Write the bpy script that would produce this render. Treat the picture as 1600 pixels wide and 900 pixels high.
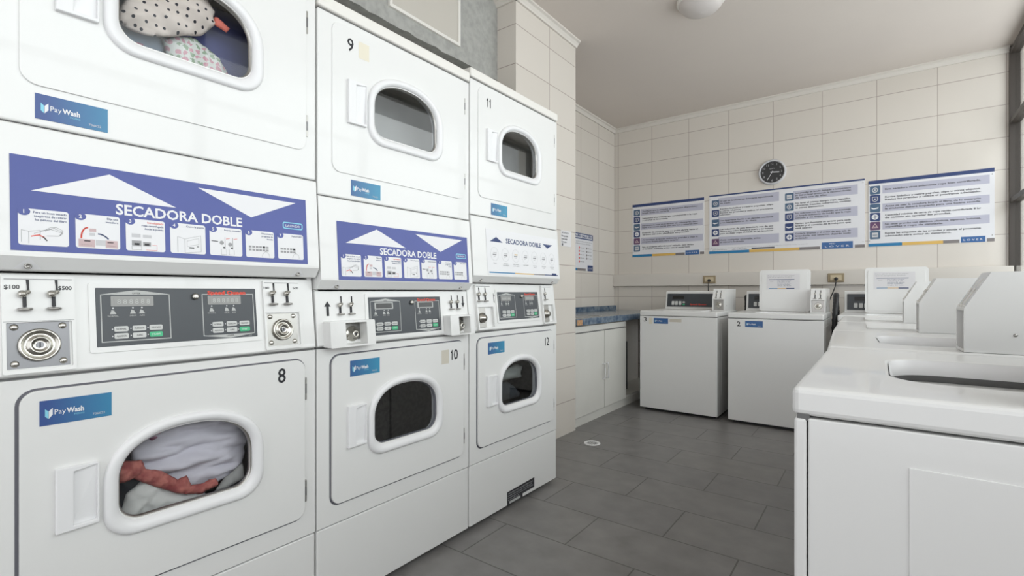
import bpy, bmesh, math, random
from math import pi, sin, cos, atan, radians
from mathutils import Matrix, Vector, noise
from mathutils.geometry import tessellate_polygon, delaunay_2d_cdt
for o in list(bpy.data.objects): bpy.data.objects.remove(o)
S = bpy.context.scene
COL = S.collection
random.seed(7)
# ---------------------------------------------------------------- camera, world, lights, exposure
cd = bpy.data.cameras.new('camera'); cam = bpy.data.objects.new('camera', cd); COL.objects.link(cam)
cd.sensor_width = 36; cd.lens = 770/1600*36; cd.shift_y = 6/1600; cd.clip_start = .02
cam.location = (0, 0, 1.04); cam.rotation_euler = (pi/2, 0, atan(573/770)); S.camera = cam
w = bpy.data.worlds.new('world'); S.world = w; w.use_nodes = True
bg = w.node_tree.nodes['Background']; bg.inputs[0].default_value = (.96, .97, 1, 1); bg.inputs[1].default_value = 1.5
def area(name, loc, rot, sx, sy, power, color):
    l = bpy.data.lights.new(name, 'AREA'); l.shape = 'RECTANGLE'; l.size = sx; l.size_y = sy; l.energy = power; l.color = color
    o = bpy.data.objects.new(name, l); COL.objects.link(o); o.location = loc; o.rotation_euler = rot; return o
# daylight entering through the windows of the right wall
area('window_daylight', (1.25, 1.9, 1.95), (0, radians(90), 0), 1.8, 6.4, 75, (.97, .98, 1))
S.view_settings.view_transform = 'Standard'; S.view_settings.look = 'None'
S.view_settings.gamma = 1; S.view_settings.use_curve_mapping = False
S.view_settings.exposure = 0.18
# ---------------------------------------------------------------- materials
def mat(name, col, rough=.5, metal=0, coat=0, spec=None, emit=None):
    m = bpy.data.materials.new(name); m.use_nodes = True
    b = m.node_tree.nodes['Principled BSDF']
    b.inputs['Base Color'].default_value = (*col, 1); b.inputs['Roughness'].default_value = rough
    b.inputs['Metallic'].default_value = metal; b.inputs['Coat Weight'].default_value = coat
    if spec is not None: b.inputs['Specular IOR Level'].default_value = spec
    if emit: b.inputs['Emission Color'].default_value = (*emit[0], 1); b.inputs['Emission Strength'].default_value = emit[1]
    return m
def nd(m, t, **k):
    n = m.node_tree.nodes.new(t)
    for a, v in k.items(): setattr(n, a, v)
    return n
def noisy(name, c1, c2, scale=4, rough=.5, detail=4, bump=0, metal=0, lo=.35, hi=.65, stretch=None, coat=0):
    m = mat(name, c1, rough, metal, coat); L = m.node_tree.links; b = m.node_tree.nodes['Principled BSDF']
    tc = nd(m, 'ShaderNodeTexCoord'); mp = nd(m, 'ShaderNodeMapping'); L.new(tc.outputs['Object'], mp.inputs[0])
    if stretch: mp.inputs['Scale'].default_value = stretch
    n = nd(m, 'ShaderNodeTexNoise'); n.inputs['Scale'].default_value = scale; n.inputs['Detail'].default_value = detail
    L.new(mp.outputs[0], n.inputs[0])
    r = nd(m, 'ShaderNodeValToRGB'); r.color_ramp.elements[0].position = lo; r.color_ramp.elements[1].position = hi
    r.color_ramp.elements[0].color = (*c1, 1); r.color_ramp.elements[1].color = (*c2, 1)
    L.new(n.outputs[0], r.inputs[0]); L.new(r.outputs[0], b.inputs['Base Color'])
    if bump:
        bp = nd(m, 'ShaderNodeBump'); bp.inputs['Strength'].default_value = bump; bp.inputs['Distance'].default_value = .01
        L.new(n.outputs[0], bp.inputs['Height']); L.new(bp.outputs[0], b.inputs['Normal'])
    return m
def tiles(name, c1, c2, grout, bw, rh, off, shift, rough, mortar, axes, nrough=0, noise_amt=None, bumpk=.25):
    """brick pattern on object coordinates; axes picks the two coordinates that carry it"""
    m = mat(name, c1, rough); L = m.node_tree.links; b = m.node_tree.nodes['Principled BSDF']
    tc = nd(m, 'ShaderNodeTexCoord'); sp = nd(m, 'ShaderNodeSeparateXYZ'); L.new(tc.outputs['Object'], sp.inputs[0])
    cb = nd(m, 'ShaderNodeCombineXYZ')
    for i in (0, 1):
        a = nd(m, 'ShaderNodeMath', operation='SUBTRACT'); L.new(sp.outputs[axes[i]], a.inputs[0]); a.inputs[1].default_value = shift[i] - 40*(bw if i == 0 else rh)
        L.new(a.outputs[0], cb.inputs[i])
    br = nd(m, 'ShaderNodeTexBrick'); br.offset = off; br.offset_frequency = 2; br.squash = 1
    L.new(cb.outputs[0], br.inputs['Vector'])
    br.inputs['Color1'].default_value = (*c1, 1); br.inputs['Color2'].default_value = (*c2, 1); br.inputs['Mortar'].default_value = (*grout, 1)
    br.inputs['Scale'].default_value = 1; br.inputs['Mortar Size'].default_value = mortar; br.inputs['Mortar Smooth'].default_value = .3
    br.inputs['Brick Width'].default_value = bw; br.inputs['Row Height'].default_value = rh; br.inputs['Bias'].default_value = 0
    out = br.outputs[0]
    if noise_amt:
        n = nd(m, 'ShaderNodeTexNoise'); n.inputs['Scale'].default_value = noise_amt[0]; n.inputs['Detail'].default_value = 8
        L.new(tc.outputs['Object'], n.inputs[0])
        mr = nd(m, 'ShaderNodeMapRange'); mr.inputs['From Min'].default_value = .3; mr.inputs['From Max'].default_value = .7
        mr.inputs['To Min'].default_value = 1-noise_amt[1]; mr.inputs['To Max'].default_value = 1+noise_amt[1]
        L.new(n.outputs[0], mr.inputs[0])
        mx = nd(m, 'ShaderNodeVectorMath', operation='SCALE'); L.new(br.outputs[0], mx.inputs[0]); L.new(mr.outputs[0], mx.inputs['Scale']); out = mx.outputs[0]
        if nrough:
            m2 = nd(m, 'ShaderNodeMapRange'); m2.inputs['To Min'].default_value = rough-nrough; m2.inputs['To Max'].default_value = rough+nrough
            L.new(n.outputs[0], m2.inputs[0]); L.new(m2.outputs[0], b.inputs['Roughness'])
    L.new(out, b.inputs['Base Color'])
    bp = nd(m, 'ShaderNodeBump'); bp.inputs['Strength'].default_value = bumpk; bp.inputs['Distance'].default_value = .003; bp.invert = True
    L.new(br.outputs['Fac'], bp.inputs['Height']); L.new(bp.outputs[0], b.inputs['Normal'])
    return m
def glassy(name, tint, fac, rough=.02):
    m = bpy.data.materials.new(name); m.use_nodes = True; nt = m.node_tree; nt.nodes.clear()
    o = nt.nodes.new('ShaderNodeOutputMaterial'); t = nt.nodes.new('ShaderNodeBsdfTransparent'); g = nt.nodes.new('ShaderNodeBsdfGlossy')
    t.inputs[0].default_value = (*tint, 1); g.inputs['Roughness'].default_value = rough
    f = nt.nodes.new('ShaderNodeFresnel'); gm = nt.nodes.new('ShaderNodeNewGeometry'); mr = nt.nodes.new('ShaderNodeMapRange')
    mr.inputs['To Min'].default_value = fac; mr.inputs['To Max'].default_value = 1/fac  # thin sheet: same reflectance from both faces
    nt.links.new(gm.outputs['Backfacing'], mr.inputs[0]); nt.links.new(mr.outputs[0], f.inputs[0])
    mx = nt.nodes.new('ShaderNodeMixShader')
    nt.links.new(f.outputs[0], mx.inputs[0]); nt.links.new(t.outputs[0], mx.inputs[1]); nt.links.new(g.outputs[0], mx.inputs[2]); nt.links.new(mx.outputs[0], o.inputs[0])
    return m
TW, TB = (.68, .635, .58), (.71, .665, .61)
GR = (.42, .36, .33)
MT = dict(
    enamel=mat('white_enamel', (.80, .80, .79), .28, coat=.3), cap=mat('warm_white_enamel', (.80, .78, .74), .35),
    plastic=mat('white_plastic', (.83, .83, .84), .32), seal_gap_shade=mat('grey_seal_gap_shade', (.13, .13, .15), .7), seam=mat('seam_grey', (.16, .16, .16), .8),
    dark=mat('charcoal_panel', (.055, .062, .072), .35), black=mat('black_rubber', (.012, .012, .013), .45),
    ink=mat('black_ink', (.02, .02, .025), .5), steel=mat('brushed_steel', (.42, .41, .39), .32, 1), chrome=mat('chrome', (.56, .545, .50), .20, 1),
    dsteel=mat('dark_steel', (.22, .22, .23), .38, 1), zone=mat('panel_outline', (.50, .51, .50), .5), lgrey=mat('key_pale', (.62, .63, .62), .5),
    green=mat('key_green', (.06, .50, .24), .45), red=mat('print_red', (.75, .07, .04), .5), lcd=mat('display_grey', (.30, .30, .29), .25), lcdk=mat('display_dark', (.02, .02, .02), .2),
    blue=noisy('label_blue', (.05, .072, .29), (.065, .09, .34), 2.2, .35), navy=mat('navy_ink', (.04, .05, .16), .5), white=mat('print_white', (.83, .83, .85), .5),
    stk1=None, cream=mat('yellowed_label', (.78, .73, .60), .6), tan=mat('tan_label', (.62, .58, .50), .6), paper=mat('paper', (.74, .73, .75), .55), ppaper=mat('sign_paper', (.77, .77, .80), .5),
    stripe=mat('sign_stripe', (.50, .50, .60), .5), sgrey=mat('text_grey', (.10, .10, .115), .6), teal=mat('sign_blue', (.02, .20, .42), .5), yellow=mat('sign_yellow', (.72, .46, .12), .5),
    grey=mat('sign_grey', (.22, .20, .20), .5), snavy=mat('sign_navy', (.03, .055, .17), .5), plum=mat('sign_plum', (.13, .06, .14), .5), slate=mat('sign_slate', (.07, .13, .22), .5),
    pink=mat('art_pink', (.62, .47, .48), .6), artgrey=mat('art_grey', (.36, .36, .37), .6), lite=mat('art_pale', (.60, .60, .62), .6),
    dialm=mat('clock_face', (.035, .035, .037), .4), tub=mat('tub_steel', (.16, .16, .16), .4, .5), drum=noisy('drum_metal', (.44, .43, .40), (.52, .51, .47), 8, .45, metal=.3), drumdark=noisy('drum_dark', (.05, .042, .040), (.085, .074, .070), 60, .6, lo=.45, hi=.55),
    glass=glassy('door_glass', (.86, .89, .92), 1.95), glassc=glassy('clear_door_glass', (.92, .93, .94), 1.5), pane=glassy('window_glass', (.93, .95, .94), 1.45), plasticlite=mat('bluish_plastic', (.60, .66, .68), .4),
    wood=noisy('cabinet_laminate', (.66, .65, .61), (.70, .69, .65), 3, .45), woodedge=mat('laminate_edge', (.52, .46, .36), .6), counter=None, chip=noisy('bare_chipboard', (.45, .24, .12), (.55, .35, .2), 60, .9),
    brass=mat('outlet_beige', (.34, .27, .17), .5), outin=mat('outlet_inner', (.62, .52, .36), .5), lampw=mat('lamp_frost', (.62, .58, .56), .35), beige=mat('hatch_beige', (.56, .53, .48), .6),
    frame=mat('bronze_frame', (.045, .036, .030), .45), vent=mat('plumb_dark', (.05, .05, .05), .6),
    ceil=noisy('ceiling_paint', (.66, .60, .555), (.68, .62, .57), 1.2, .85), mould=mat('moulding', (.70, .66, .61), .6),
    cement=noisy('grey_stucco', (.34, .34, .325), (.42, .42, .40), 26, .95, 8, .5), cementd=noisy('raw_cement', (.13, .135, .125), (.19, .19, .18), 30, .95, 8, .6),
    tb=tiles('tile_back', TW, TB, GR, .40, .249, 0, (-.014, 2.728), .13, .003, (0, 2)),
    ts=tiles('tile_side', TW, TB, GR, .40, .249, 0, (2.895, 2.728), .13, .003, (1, 2)),
    floor=tiles('slate_floor', (.20, .193, .190), (.215, .207, .200), (.10, .095, .09), .60, .302, .5, (-1.036, 2.06), .40, .0035, (0, 1), .10, (9, .16)),
)
MT['counter'] = noisy('blue_marbled_laminate', (.03, .075, .15), (.20, .25, .30), 22, .3, 6, lo=.38, hi=.62)
MT['ctop'] = noisy('counter_face', (.16, .20, .24), (.30, .32, .33), 16, .18, 6)
def grad(name, a, b, x0, x1):
    m = mat(name, a, .35); L = m.node_tree.links; t = nd(m, 'ShaderNodeTexCoord'); s = nd(m, 'ShaderNodeSeparateXYZ'); r = nd(m, 'ShaderNodeMapRange')
    r.inputs[1].default_value = x0; r.inputs[2].default_value = x1; c = nd(m, 'ShaderNodeMix', data_type='RGBA'); c.inputs[6].default_value = (*a, 1); c.inputs[7].default_value = (*b, 1)
    L.new(t.outputs['Object'], s.inputs[0]); L.new(s.outputs[0], r.inputs[0]); L.new(r.outputs[0], c.inputs[0]); L.new(c.outputs[2], m.node_tree.nodes['Principled BSDF'].inputs['Base Color']); return m
MT['stk1'] = grad('sticker_gradient', (.045, .09, .28), (.05, .30, .48), .09, .25)
MT['stk2'] = mat('sticker_blue', (.04, .13, .34), .35)
MT['stkteal'] = mat('sticker_cyan', (.25, .62, .78), .4)
# ---------------------------------------------------------------- mesh builder
FC = {}
def glyphs(s, bold):
    k = (s, bold)
    if k not in FC:
        c = bpy.data.curves.new('t', 'FONT'); c.body = s; c.size = 1; c.offset = bold; c.resolution_u = 2; c.fill_mode = 'FRONT' if False else 'BOTH'
        o = bpy.data.objects.new('t', c); me = bpy.data.meshes.new_from_object(o)
        vs = [(v.co.x, v.co.y) for v in me.vertices]; fs = [tuple(p.vertices) for p in me.polygons]
        bpy.data.objects.remove(o); bpy.data.curves.remove(c); bpy.data.meshes.remove(me)
        FC[k] = (vs, fs)
    return FC[k]
HC = max(v[1] for v in glyphs('H', 0)[0])
class MB:
    def __init__(s): s.v = []; s.f = []; s.m = []; s.ms = []; s.sm = []
    def mi(s, m):
        m = MT[m] if isinstance(m, str) else m
        if m not in s.ms: s.ms.append(m)
        return s.ms.index(m)
    def add(s, vs, fs, m, smooth=False):
        b = len(s.v); s.v += [tuple(v) for v in vs]; i = s.mi(m)
        for f in fs: s.f.append(tuple(b+k for k in f)); s.m.append(i); s.sm.append(smooth)
        return s
    def box(s, x0, x1, y0, y1, z0, z1, m, bev=0, seg=3):
        bm = bmesh.new(); bmesh.ops.create_cube(bm, size=1)
        for v in bm.verts: v.co = ((x0+x1)/2+v.co.x*(x1-x0), (y0+y1)/2+v.co.y*(y1-y0), (z0+z1)/2+v.co.z*(z1-z0))
        if bev: bmesh.ops.bevel(bm, geom=bm.edges[:], offset=bev, segments=seg, affect='EDGES', profile=.5, clamp_overlap=True)
        return s.bm(bm, m, bool(bev) and False)
    def bm(s, bm, m, smooth=False):
        bm.verts.index_update(); s.add([v.co[:] for v in bm.verts], [[v.index for v in f.verts] for f in bm.faces], m, smooth); bm.free(); return s
    def plate(s, outer, holes, a0, a1, m, axis='y', side=None):
        """outer/holes: 2d loops; extruded from a0 (front) to a1 along axis ('y': loops in xz; 'z': loops in xy; 'x': loops in yz)"""
        mp = {'y': lambda p, a: (p[0], a, p[1]), 'z': lambda p, a: (p[0], p[1], a), 'x': lambda p, a: (a, p[0], p[1])}[axis]
        loops = [outer]+list(holes); tr = tessellate_polygon([[Vector((p[0], p[1], 0)) for p in l] for l in loops])
        allp = [p for l in loops for p in l]; n = len(allp)
        vs = [mp(p, a0) for p in allp]+[mp(p, a1) for p in allp]
        fs = [tuple(t) for t in tr]+[tuple(n+i for i in reversed(t)) for t in tr]
        s.add(vs, fs, m); st = 0; sf = []
        for l in loops:
            k = len(l)
            for i in range(k): sf.append((st+i, st+(i+1) % k, n+st+(i+1) % k, n+st+i))
            st += k
        s.add(vs, sf, side or m); return s
    def flat(s, loop, y, m): # thin printed shape facing -y
        tr = tessellate_polygon([[Vector((p[0], p[1], 0)) for p in loop]])
        return s.add([(p[0], y, p[1]) for p in loop], [tuple(t) for t in tr], m)
    def rect(s, x0, x1, z0, z1, y, m): return s.add([(x0, y, z0), (x1, y, z0), (x1, y, z1), (x0, y, z1)], [(0, 1, 2, 3)], m)
    def line(s, pts, wd, y, m, closed=False):
        n = len(pts)
        for i in range(n if closed else n-1):
            a = Vector(pts[i]); b = Vector(pts[(i+1) % n]); d = (b-a)
            if d.length < 1e-7: continue
            d.normalize(); p = Vector((-d.y, d.x))*wd/2; a = a-d*wd*.35; b = b+d*wd*.35
            s.add([(q.x, y, q.y) for q in (a-p, b-p, b+p, a+p)], [(0, 1, 2, 3)], m)
        return s
    def text(s, t, x, z, h, y, m, maxw=None, al='L', bold=.0, fitw=None):
        vs, fs = glyphs(t, bold)
        if not vs: return s
        x0 = min(v[0] for v in vs); x1 = max(v[0] for v in vs); k = h/HC; kx = k
        if fitw: kx = fitw/(x1-x0)
        elif maxw and (x1-x0)*k > maxw: kx = maxw/(x1-x0)
        W = (x1-x0)*kx; ox = {'L': x, 'C': x-W/2, 'R': x-W}[al]
        return s.add([(ox+(v[0]-x0)*kx, y, z+v[1]*k) for v in vs], fs, m)
    def disc(s, x, z, r, y, m, n=24, rz=None): return s.flat([(x+r*cos(2*pi*i/n), z+(rz or r)*sin(2*pi*i/n)) for i in range(n)], y, m)
    def lathe(s, c, prof, m, axis='y', n=28, smooth=True):
        """prof: (radius, along axis) pairs"""
        f = {'y': lambda r, a, t: (c[0]+r*cos(t), c[1]+a, c[2]+r*sin(t)), 'z': lambda r, a, t: (c[0]+r*cos(t), c[1]+r*sin(t), c[2]+a), 'x': lambda r, a, t: (c[0]+a, c[1]+r*cos(t), c[2]+r*sin(t))}[axis]
        vs = [f(max(r, 1e-5), a, 2*pi*i/n) for r, a in prof for i in range(n)]
        fs = [(j*n+i, j*n+(i+1) % n, (j+1)*n+(i+1) % n, (j+1)*n+i) for j in range(len(prof)-1) for i in range(n)]
        return s.add(vs, fs, m, smooth)
    def loft(s, loops, m, smooth=True, cap=False):
        n = len(loops[0]); vs = [p for l in loops for p in l]
        fs = [(j*n+i, j*n+(i+1) % n, (j+1)*n+(i+1) % n, (j+1)*n+i) for j in range(len(loops)-1) for i in range(n)]
        if cap: fs.append(tuple(range((len(loops)-1)*n, len(loops)*n)))
        return s.add(vs, fs, m, smooth)
    def tube(s, pts, r, m, n=10):
        P = [Vector(p) for p in pts]; loops = []; up = Vector((.13, .27, .95))
        for i, p in enumerate(P):
            d = (P[min(i+1, len(P)-1)]-P[max(i-1, 0)]).normalized(); a = d.cross(up)
            if a.length < .1: a = d.cross(Vector((1, 0, 0)))
            a.normalize(); b = d.cross(a)
            rr = r(i/(len(P)-1)) if callable(r) else r
            loops.append([tuple(p+a*rr*cos(2*pi*k/n)+b*rr*sin(2*pi*k/n)) for k in range(n)])
        return s.loft(loops, m)
    def ext(s, prof, x0, x1, m): # prof: (y,z) loop extruded along x
        return s.plate(prof, [], x0, x1, m, 'x')
    def shear(s, k, z0, y0=0):
        s.v = [(x, y+y0+k*(z-z0), z) for x, y, z in s.v]; return s
    def build(s, name, parent=None, bev=0, label=None, mw=None, seg=3, kind=None):
        me = bpy.data.meshes.new(name); me.from_pydata(s.v, [], s.f)
        for m in s.ms: me.materials.append(m)
        me.polygons.foreach_set('material_index', s.m); me.polygons.foreach_set('use_smooth', s.sm); 
        bm = bmesh.new(); bm.from_mesh(me)
        if bev: bmesh.ops.remove_doubles(bm, verts=bm.verts[:], dist=1e-5); bmesh.ops.recalc_face_normals(bm, faces=bm.faces[:])
        bm.to_mesh(me); bm.free(); me.update()
        o = bpy.data.objects.new(name, me); COL.objects.link(o)
        if parent: o.parent = parent
        if mw is not None: o.matrix_world = mw
        if bev:
            b = o.modifiers.new('bevel', 'BEVEL'); b.width = bev; b.segments = seg; b.limit_method = 'ANGLE'; b.angle_limit = radians(40)
        if label: o['label'] = label
        if kind: o['kind'] = kind
        return o
def tag(o, label, cat, group=None):
    o['label'] = label; o['category'] = cat
    if group: o['group'] = group
    return o
def empty(name, loc, rz, label, cat, group=None):
    o = bpy.data.objects.new(name, None); o.empty_display_size = .1; COL.objects.link(o); o.location = loc; o.rotation_euler = (0, 0, rz); return tag(o, label, cat, group)
def struct(o): o['kind'] = 'structure'; return o
def rrect(x0, x1, z0, z1, r, n=6):
    P = []
    for cx, cz, a in ((x1-r, z0+r, -pi/2), (x1-r, z1-r, 0), (x0+r, z1-r, pi/2), (x0+r, z0+r, pi)):
        P += [(cx+r*cos(a+pi/2*i/n), cz+r*sin(a+pi/2*i/n)) for i in range(n+1)]
    return P
def bread(cx, z0, w, h, r, hs, n=8, m=28, e=2.25):
    """flat bottom, rounded bottom corners, straight sides up to hs, flattened arch above"""
    P = [(cx-w/2+r+(w-2*r)*i/6, z0) for i in range(1, 6)]
    P += [(cx+w/2-r+r*cos(-pi/2+pi/2*i/n), z0+r+r*sin(-pi/2+pi/2*i/n)) for i in range(n+1)]
    for i in range(m+1):
        t = pi*i/m; c, q = cos(t), sin(t)
        P.append((cx+math.copysign(abs(c)**(2/e), c)*w/2, z0+hs+abs(q)**(2/e)*(h-hs)))
    P += [(cx-w/2+r+r*cos(pi+pi/2*i/n), z0+r+r*sin(pi+pi/2*i/n)) for i in range(n+1)]
    return P
# ---------------------------------------------------------------- room shell
H = 2.915
def wallbox(name, x0, x1, y0, y1, z0, z1, m): return struct(MB().box(x0, x1, y0, y1, z0, z1, m).build(name))
wallbox('floor', -2.6, 1.2, -2.4, 5.45, -.1, 0, 'floor')
wallbox('ceiling', -2.6, 1.0, -2.4, 5.45, H, H+.1, 'ceil')
wallbox('wall_back', -2.56, 1.0, 5.3, 5.42, 0, H, 'tb')
wallbox('wall_left', -2.58, -2.46, 3.26, 5.3, 0, H, 'ts')
# tiled pillar between the dryers and the counter
struct(MB().box(-2.5, -1.83, 2.5, 3.26, 0, H, 'ts').build('wall_pillar'))
# rear of the dryer bay: rendered bulkhead above, raw cement behind the machines
wallbox('wall_bay', -2.30, -2.06, -2.4, 2.5, 0, H, 'cementd')
bk = MB(); yy = -2.4; zz = []
while yy < 2.5: zz.append((yy, 2.40+.006*random.uniform(-1, 1))); yy += .05
bk.plate([(2.5, H), (-2.4, H)]+zz+[(2.5, 2.40)], [], -2.06, -1.978, 'cement', 'x'); struct(bk.build('wall_bulkhead'))
# right wall with its strip of steel windows
wallbox('wall_right', .82, .94, -2.4, 5.3, 0, 1.0, 'ts')
wallbox('wall_right_head', .82, .94, -2.4, 5.3, 2.885, H, 'mould')
ys = [5.3, 4.0, 2.7, 1.4, .1, -1.2, -2.4]
for i in range(6):
    a, b = ys[i+1], ys[i]; f = MB()
    for y0, y1 in ((a, a+.03), (b-.03, b)): f.box(.80, .86, y0, y1, 1.0, 2.885, 'frame')
    for z in (1.015, 1.735, 2.336, 2.868): f.box(.802, .858, a+.03, b-.03, z-.017, z+.017, 'frame')
    fr = struct(f.build('window_%d' % (i+1)))
    MB().box(.828, .832, a+.03, b-.03, 1.03, 2.86, 'pane').build('glass', fr)
# cornice mouldings under the ceiling
def cornice(name, pts, nrm):
    m = MB(); prof = [(0, 0), (.045, 0), (.045, -.012), (.03, -.018), (.018, -.034), (.014, -.045), (0, -.045)]
    (ax, ay), (bx, by) = pts
    loops = [[(px+nrm[0]*d, py+nrm[1]*d, H+z) for d, z in prof] for px, py in pts]
    m.loft(loops, 'mould', False); return struct(m.build(name))
cornice('trim_1', [(-2.46, 5.3), (.80, 5.3)], (0, -1)); cornice('trim_2', [(-2.46, 3.26), (-2.46, 5.3)], (1, 0))
cornice('trim_3', [(-1.83, 2.455), (-1.83, 3.26)], (1, 0)); cornice('trim_4', [(-1.978, 2.5), (-1.79, 2.5)], (0, -1))
struct(MB().box(-2.46, .82, 5.255, 5.3, 1.104, 1.238, 'mould', .004).build('trim_5'))
# access hatch on the bulkhead
t = empty('access_hatch', (-1.978, 1.875, 2.49), pi/2, 'plain beige rectangular hatch high on the grey rendered wall above the dryers', 'hatch')
MB().box(-.245, .245, -.006, .0, 0, .38, 'beige', .002).build('hatch_panel', t)
fr = MB().plate([(-.26, -.015), (.26, -.015), (.26, .395), (-.26, .395)], [[(-.243, .002), (.243, .002), (.243, .378), (-.243, .378)]], -.014, 0, 'cap').build('hatch_frame', t)
# ---------------------------------------------------------------- printed labels
def pay(mb, x0, x1, z0, z1, y, m='stk1', txt=True):
    """blue washing-club sticker: small emblem, wordmark and the white field at its right end"""
    w_, h = x1-x0, z1-z0
    mb.box(x0, x1, y, y+.0006, z0, z1, m)
    if txt:
        e = y-.0003
        ex = x0+.07*w_; ez = z0+.36*h
        mb.flat([(ex, ez), (ex+.045*w_, ez-.10*h), (ex+.045*w_, ez+.2*h), (ex, ez+.3*h)], e, 'stkteal'); mb.flat([(ex+.05*w_, ez-.1*h), (ex+.1*w_, ez+.05*h), (ex+.1*w_, ez+.32*h), (ex+.05*w_, ez+.2*h)], e, 'white')
        mb.text('Pay', x0+.195*w_, z0+.40*h, .20*h, e, 'white', fitw=.15*w_); mb.text('Wash', x0+.355*w_, z0+.40*h, .20*h, e, 'white', fitw=.24*w_, bold=.03)
        mb.text('FICHAS', x0+.46*w_, z0+.27*h, .07*h, e, 'stkteal', fitw=.14*w_)
        mb.text('706622', x0+.72*w_, z0+.14*h, .09*h, e, 'lite', fitw=.18*w_)
    return mb
def digits(mb, s, x, z, h, y):
    for ch in s:
        if ch == '1':
            a, b = h*.50, h; P = lambda p: (x+p[0]*a, z+p[1]*b)
            mb.flat([P(p) for p in ((.34, 0), (.58, 0), (.58, 1), (.42, 1), (.30, .85), (.10, .77), (.10, .66), (.34, .72))], y, 'ink'); x += h*.46
        else: mb.text(ch, x+h*.04, z, h, y, 'ink', bold=.012, fitw=h*.58); x += h*.68
    return mb
CARDTXT = [['Para un buen secado', 'asegúrese de retirar', 'las pelusas del filtro'], ['Elija una', 'secadora'], ['Introduzca la', 'ropa centrifugada', 'desde la puerta'], ['Cierre la puerta'], ['Inserte monedas'], ['Seleccione el', 'programa de', 'secado'], ['Pulse START']]
CARDX = [(.046, .124), (.135, .213), (.224, .302), (.313, .392), (.402, .483), (.493, .572), (.583, .662)]
def cardart(mb, i, x0, x1, z0, z1, y):
    w_, h = x1-x0, z1-z0; P = lambda a, b: (x0+a*w_, z0+b*h); lw = .0007
    def ln(pts, m='artgrey', k=1): mb.line([P(*p) for p in pts], lw*k, y, m)
    def rc(a, b, c, d, m): mb.rect(x0+a*w_, x0+b*w_, z0+c*h, z0+d*h, y, m)
    if i == 0:
        ln([(.06, .1), (.06, .5), (.2, .46), (.2, .06)]); ln([(.2, .46), (.42, .52), (.42, .2)]); ln([(.25, .3), (.4, .36), (.5, .28)], 'red', 3); ln([(.48, .3), (.55, .18)], 'ink', 3)
        for k in range(3): ln([(.42+.05*k, .50), (.62+.06*k, .58+.04*k), (.88, .46+.05*k), (.8, .36), (.55, .34)])
        ln([(.3, .40), (.5, .52), (.62, .64), (.72, .66)])
    elif i == 1:
        rc(.06, .42, .04, .32, 'pink'); rc(.44, .66, .12, .32, 'lite'); rc(.66, .94, .04, .32, 'pink'); rc(.18, .32, .24, .28, 'ink'); rc(.7, .84, .22, .27, 'ink')
        pts = [(.12+.14*(1-cos(t/8*pi/2)), .36+.38*sin(t/8*pi/2)) for t in range(9)]; ln(pts, 'red', 4)
        ln([(.5+.22*t/6, .54-.16*(t/6)**2) for t in range(7)], 'snavy', 4); rc(.3, .45, .6, .72, 'pink'); rc(.3, .42, .46, .56, 'lite')
        for k in range(5): rc(.12+.05*k, .15+.05*k, .1, .14, 'artgrey'); rc(.7+.04*k, .73+.04*k, .1, .14, 'artgrey')
    elif i == 2:
        rc(.14, .36, .52, .66, 'lite'); rc(.42, .64, .52, .64, 'lite'); rc(.14, .38, .2, .4, 'artgrey'); rc(.42, .62, .2, .36, 'artgrey'); rc(.2, .33, .22, .3, 'ink'); rc(.46, .58, .22, .3, 'ink')
        ln([(.14, .04), (.14, .18), (.38, .18), (.38, .04), (.14, .04)]); ln([(.5, .05), (.78, .05), (.78, .25), (.66, .25)], 'red')
    elif i == 3:
        ln([(.2, .05), (.2, .68), (.4, .6), (.4, .03)]); ln([(.4, .6), (.86, .78), (.86, .1), (.4, .03)]); ln([(.46, .52), (.8, .66), (.8, .4), (.46, .3), (.46, .52)]); rc(.52, .66, .22, .27, 'ink'); rc(.74, .8, .28, .34, 'artgrey')
    elif i == 4:
        ln([(.06, .62), (.24, .6)], 'ink', 3)
        for k in (0, 1):
            mb.disc(*P(.36+.26*k, .56-.06*k), .055*w_*1.2, y, 'artgrey', 12); ln([(.46+.24*k, .8), (.46+.24*k, .3), (.42+.24*k, .34)], 'artgrey', 2); ln([(.5+.24*k, .74), (.6+.24*k, .77)], 'red', 2); rc(.4+.24*k, .46+.24*k, .32, .38, 'ink'); ln([(.34+.24*k, .28), (.34+.24*k, .05), (.5+.24*k, .05), (.5+.24*k, .26)])
    else:
        for r in range(2):
            for k in range(6 if i == 5 else 5): rc(.1+.12*k, .19+.12*k, .44-.14*r, .53-.14*r, 'artgrey' if (k+r) % 2 else 'ink'if k == 4 else 'artgrey')
        ln([(.55, .06), (.6, .22), (.7, .3), (.8, .18), (.82, .04)]); ln([(.68, .28), (.66, .34)], 'artgrey', 2)
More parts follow.
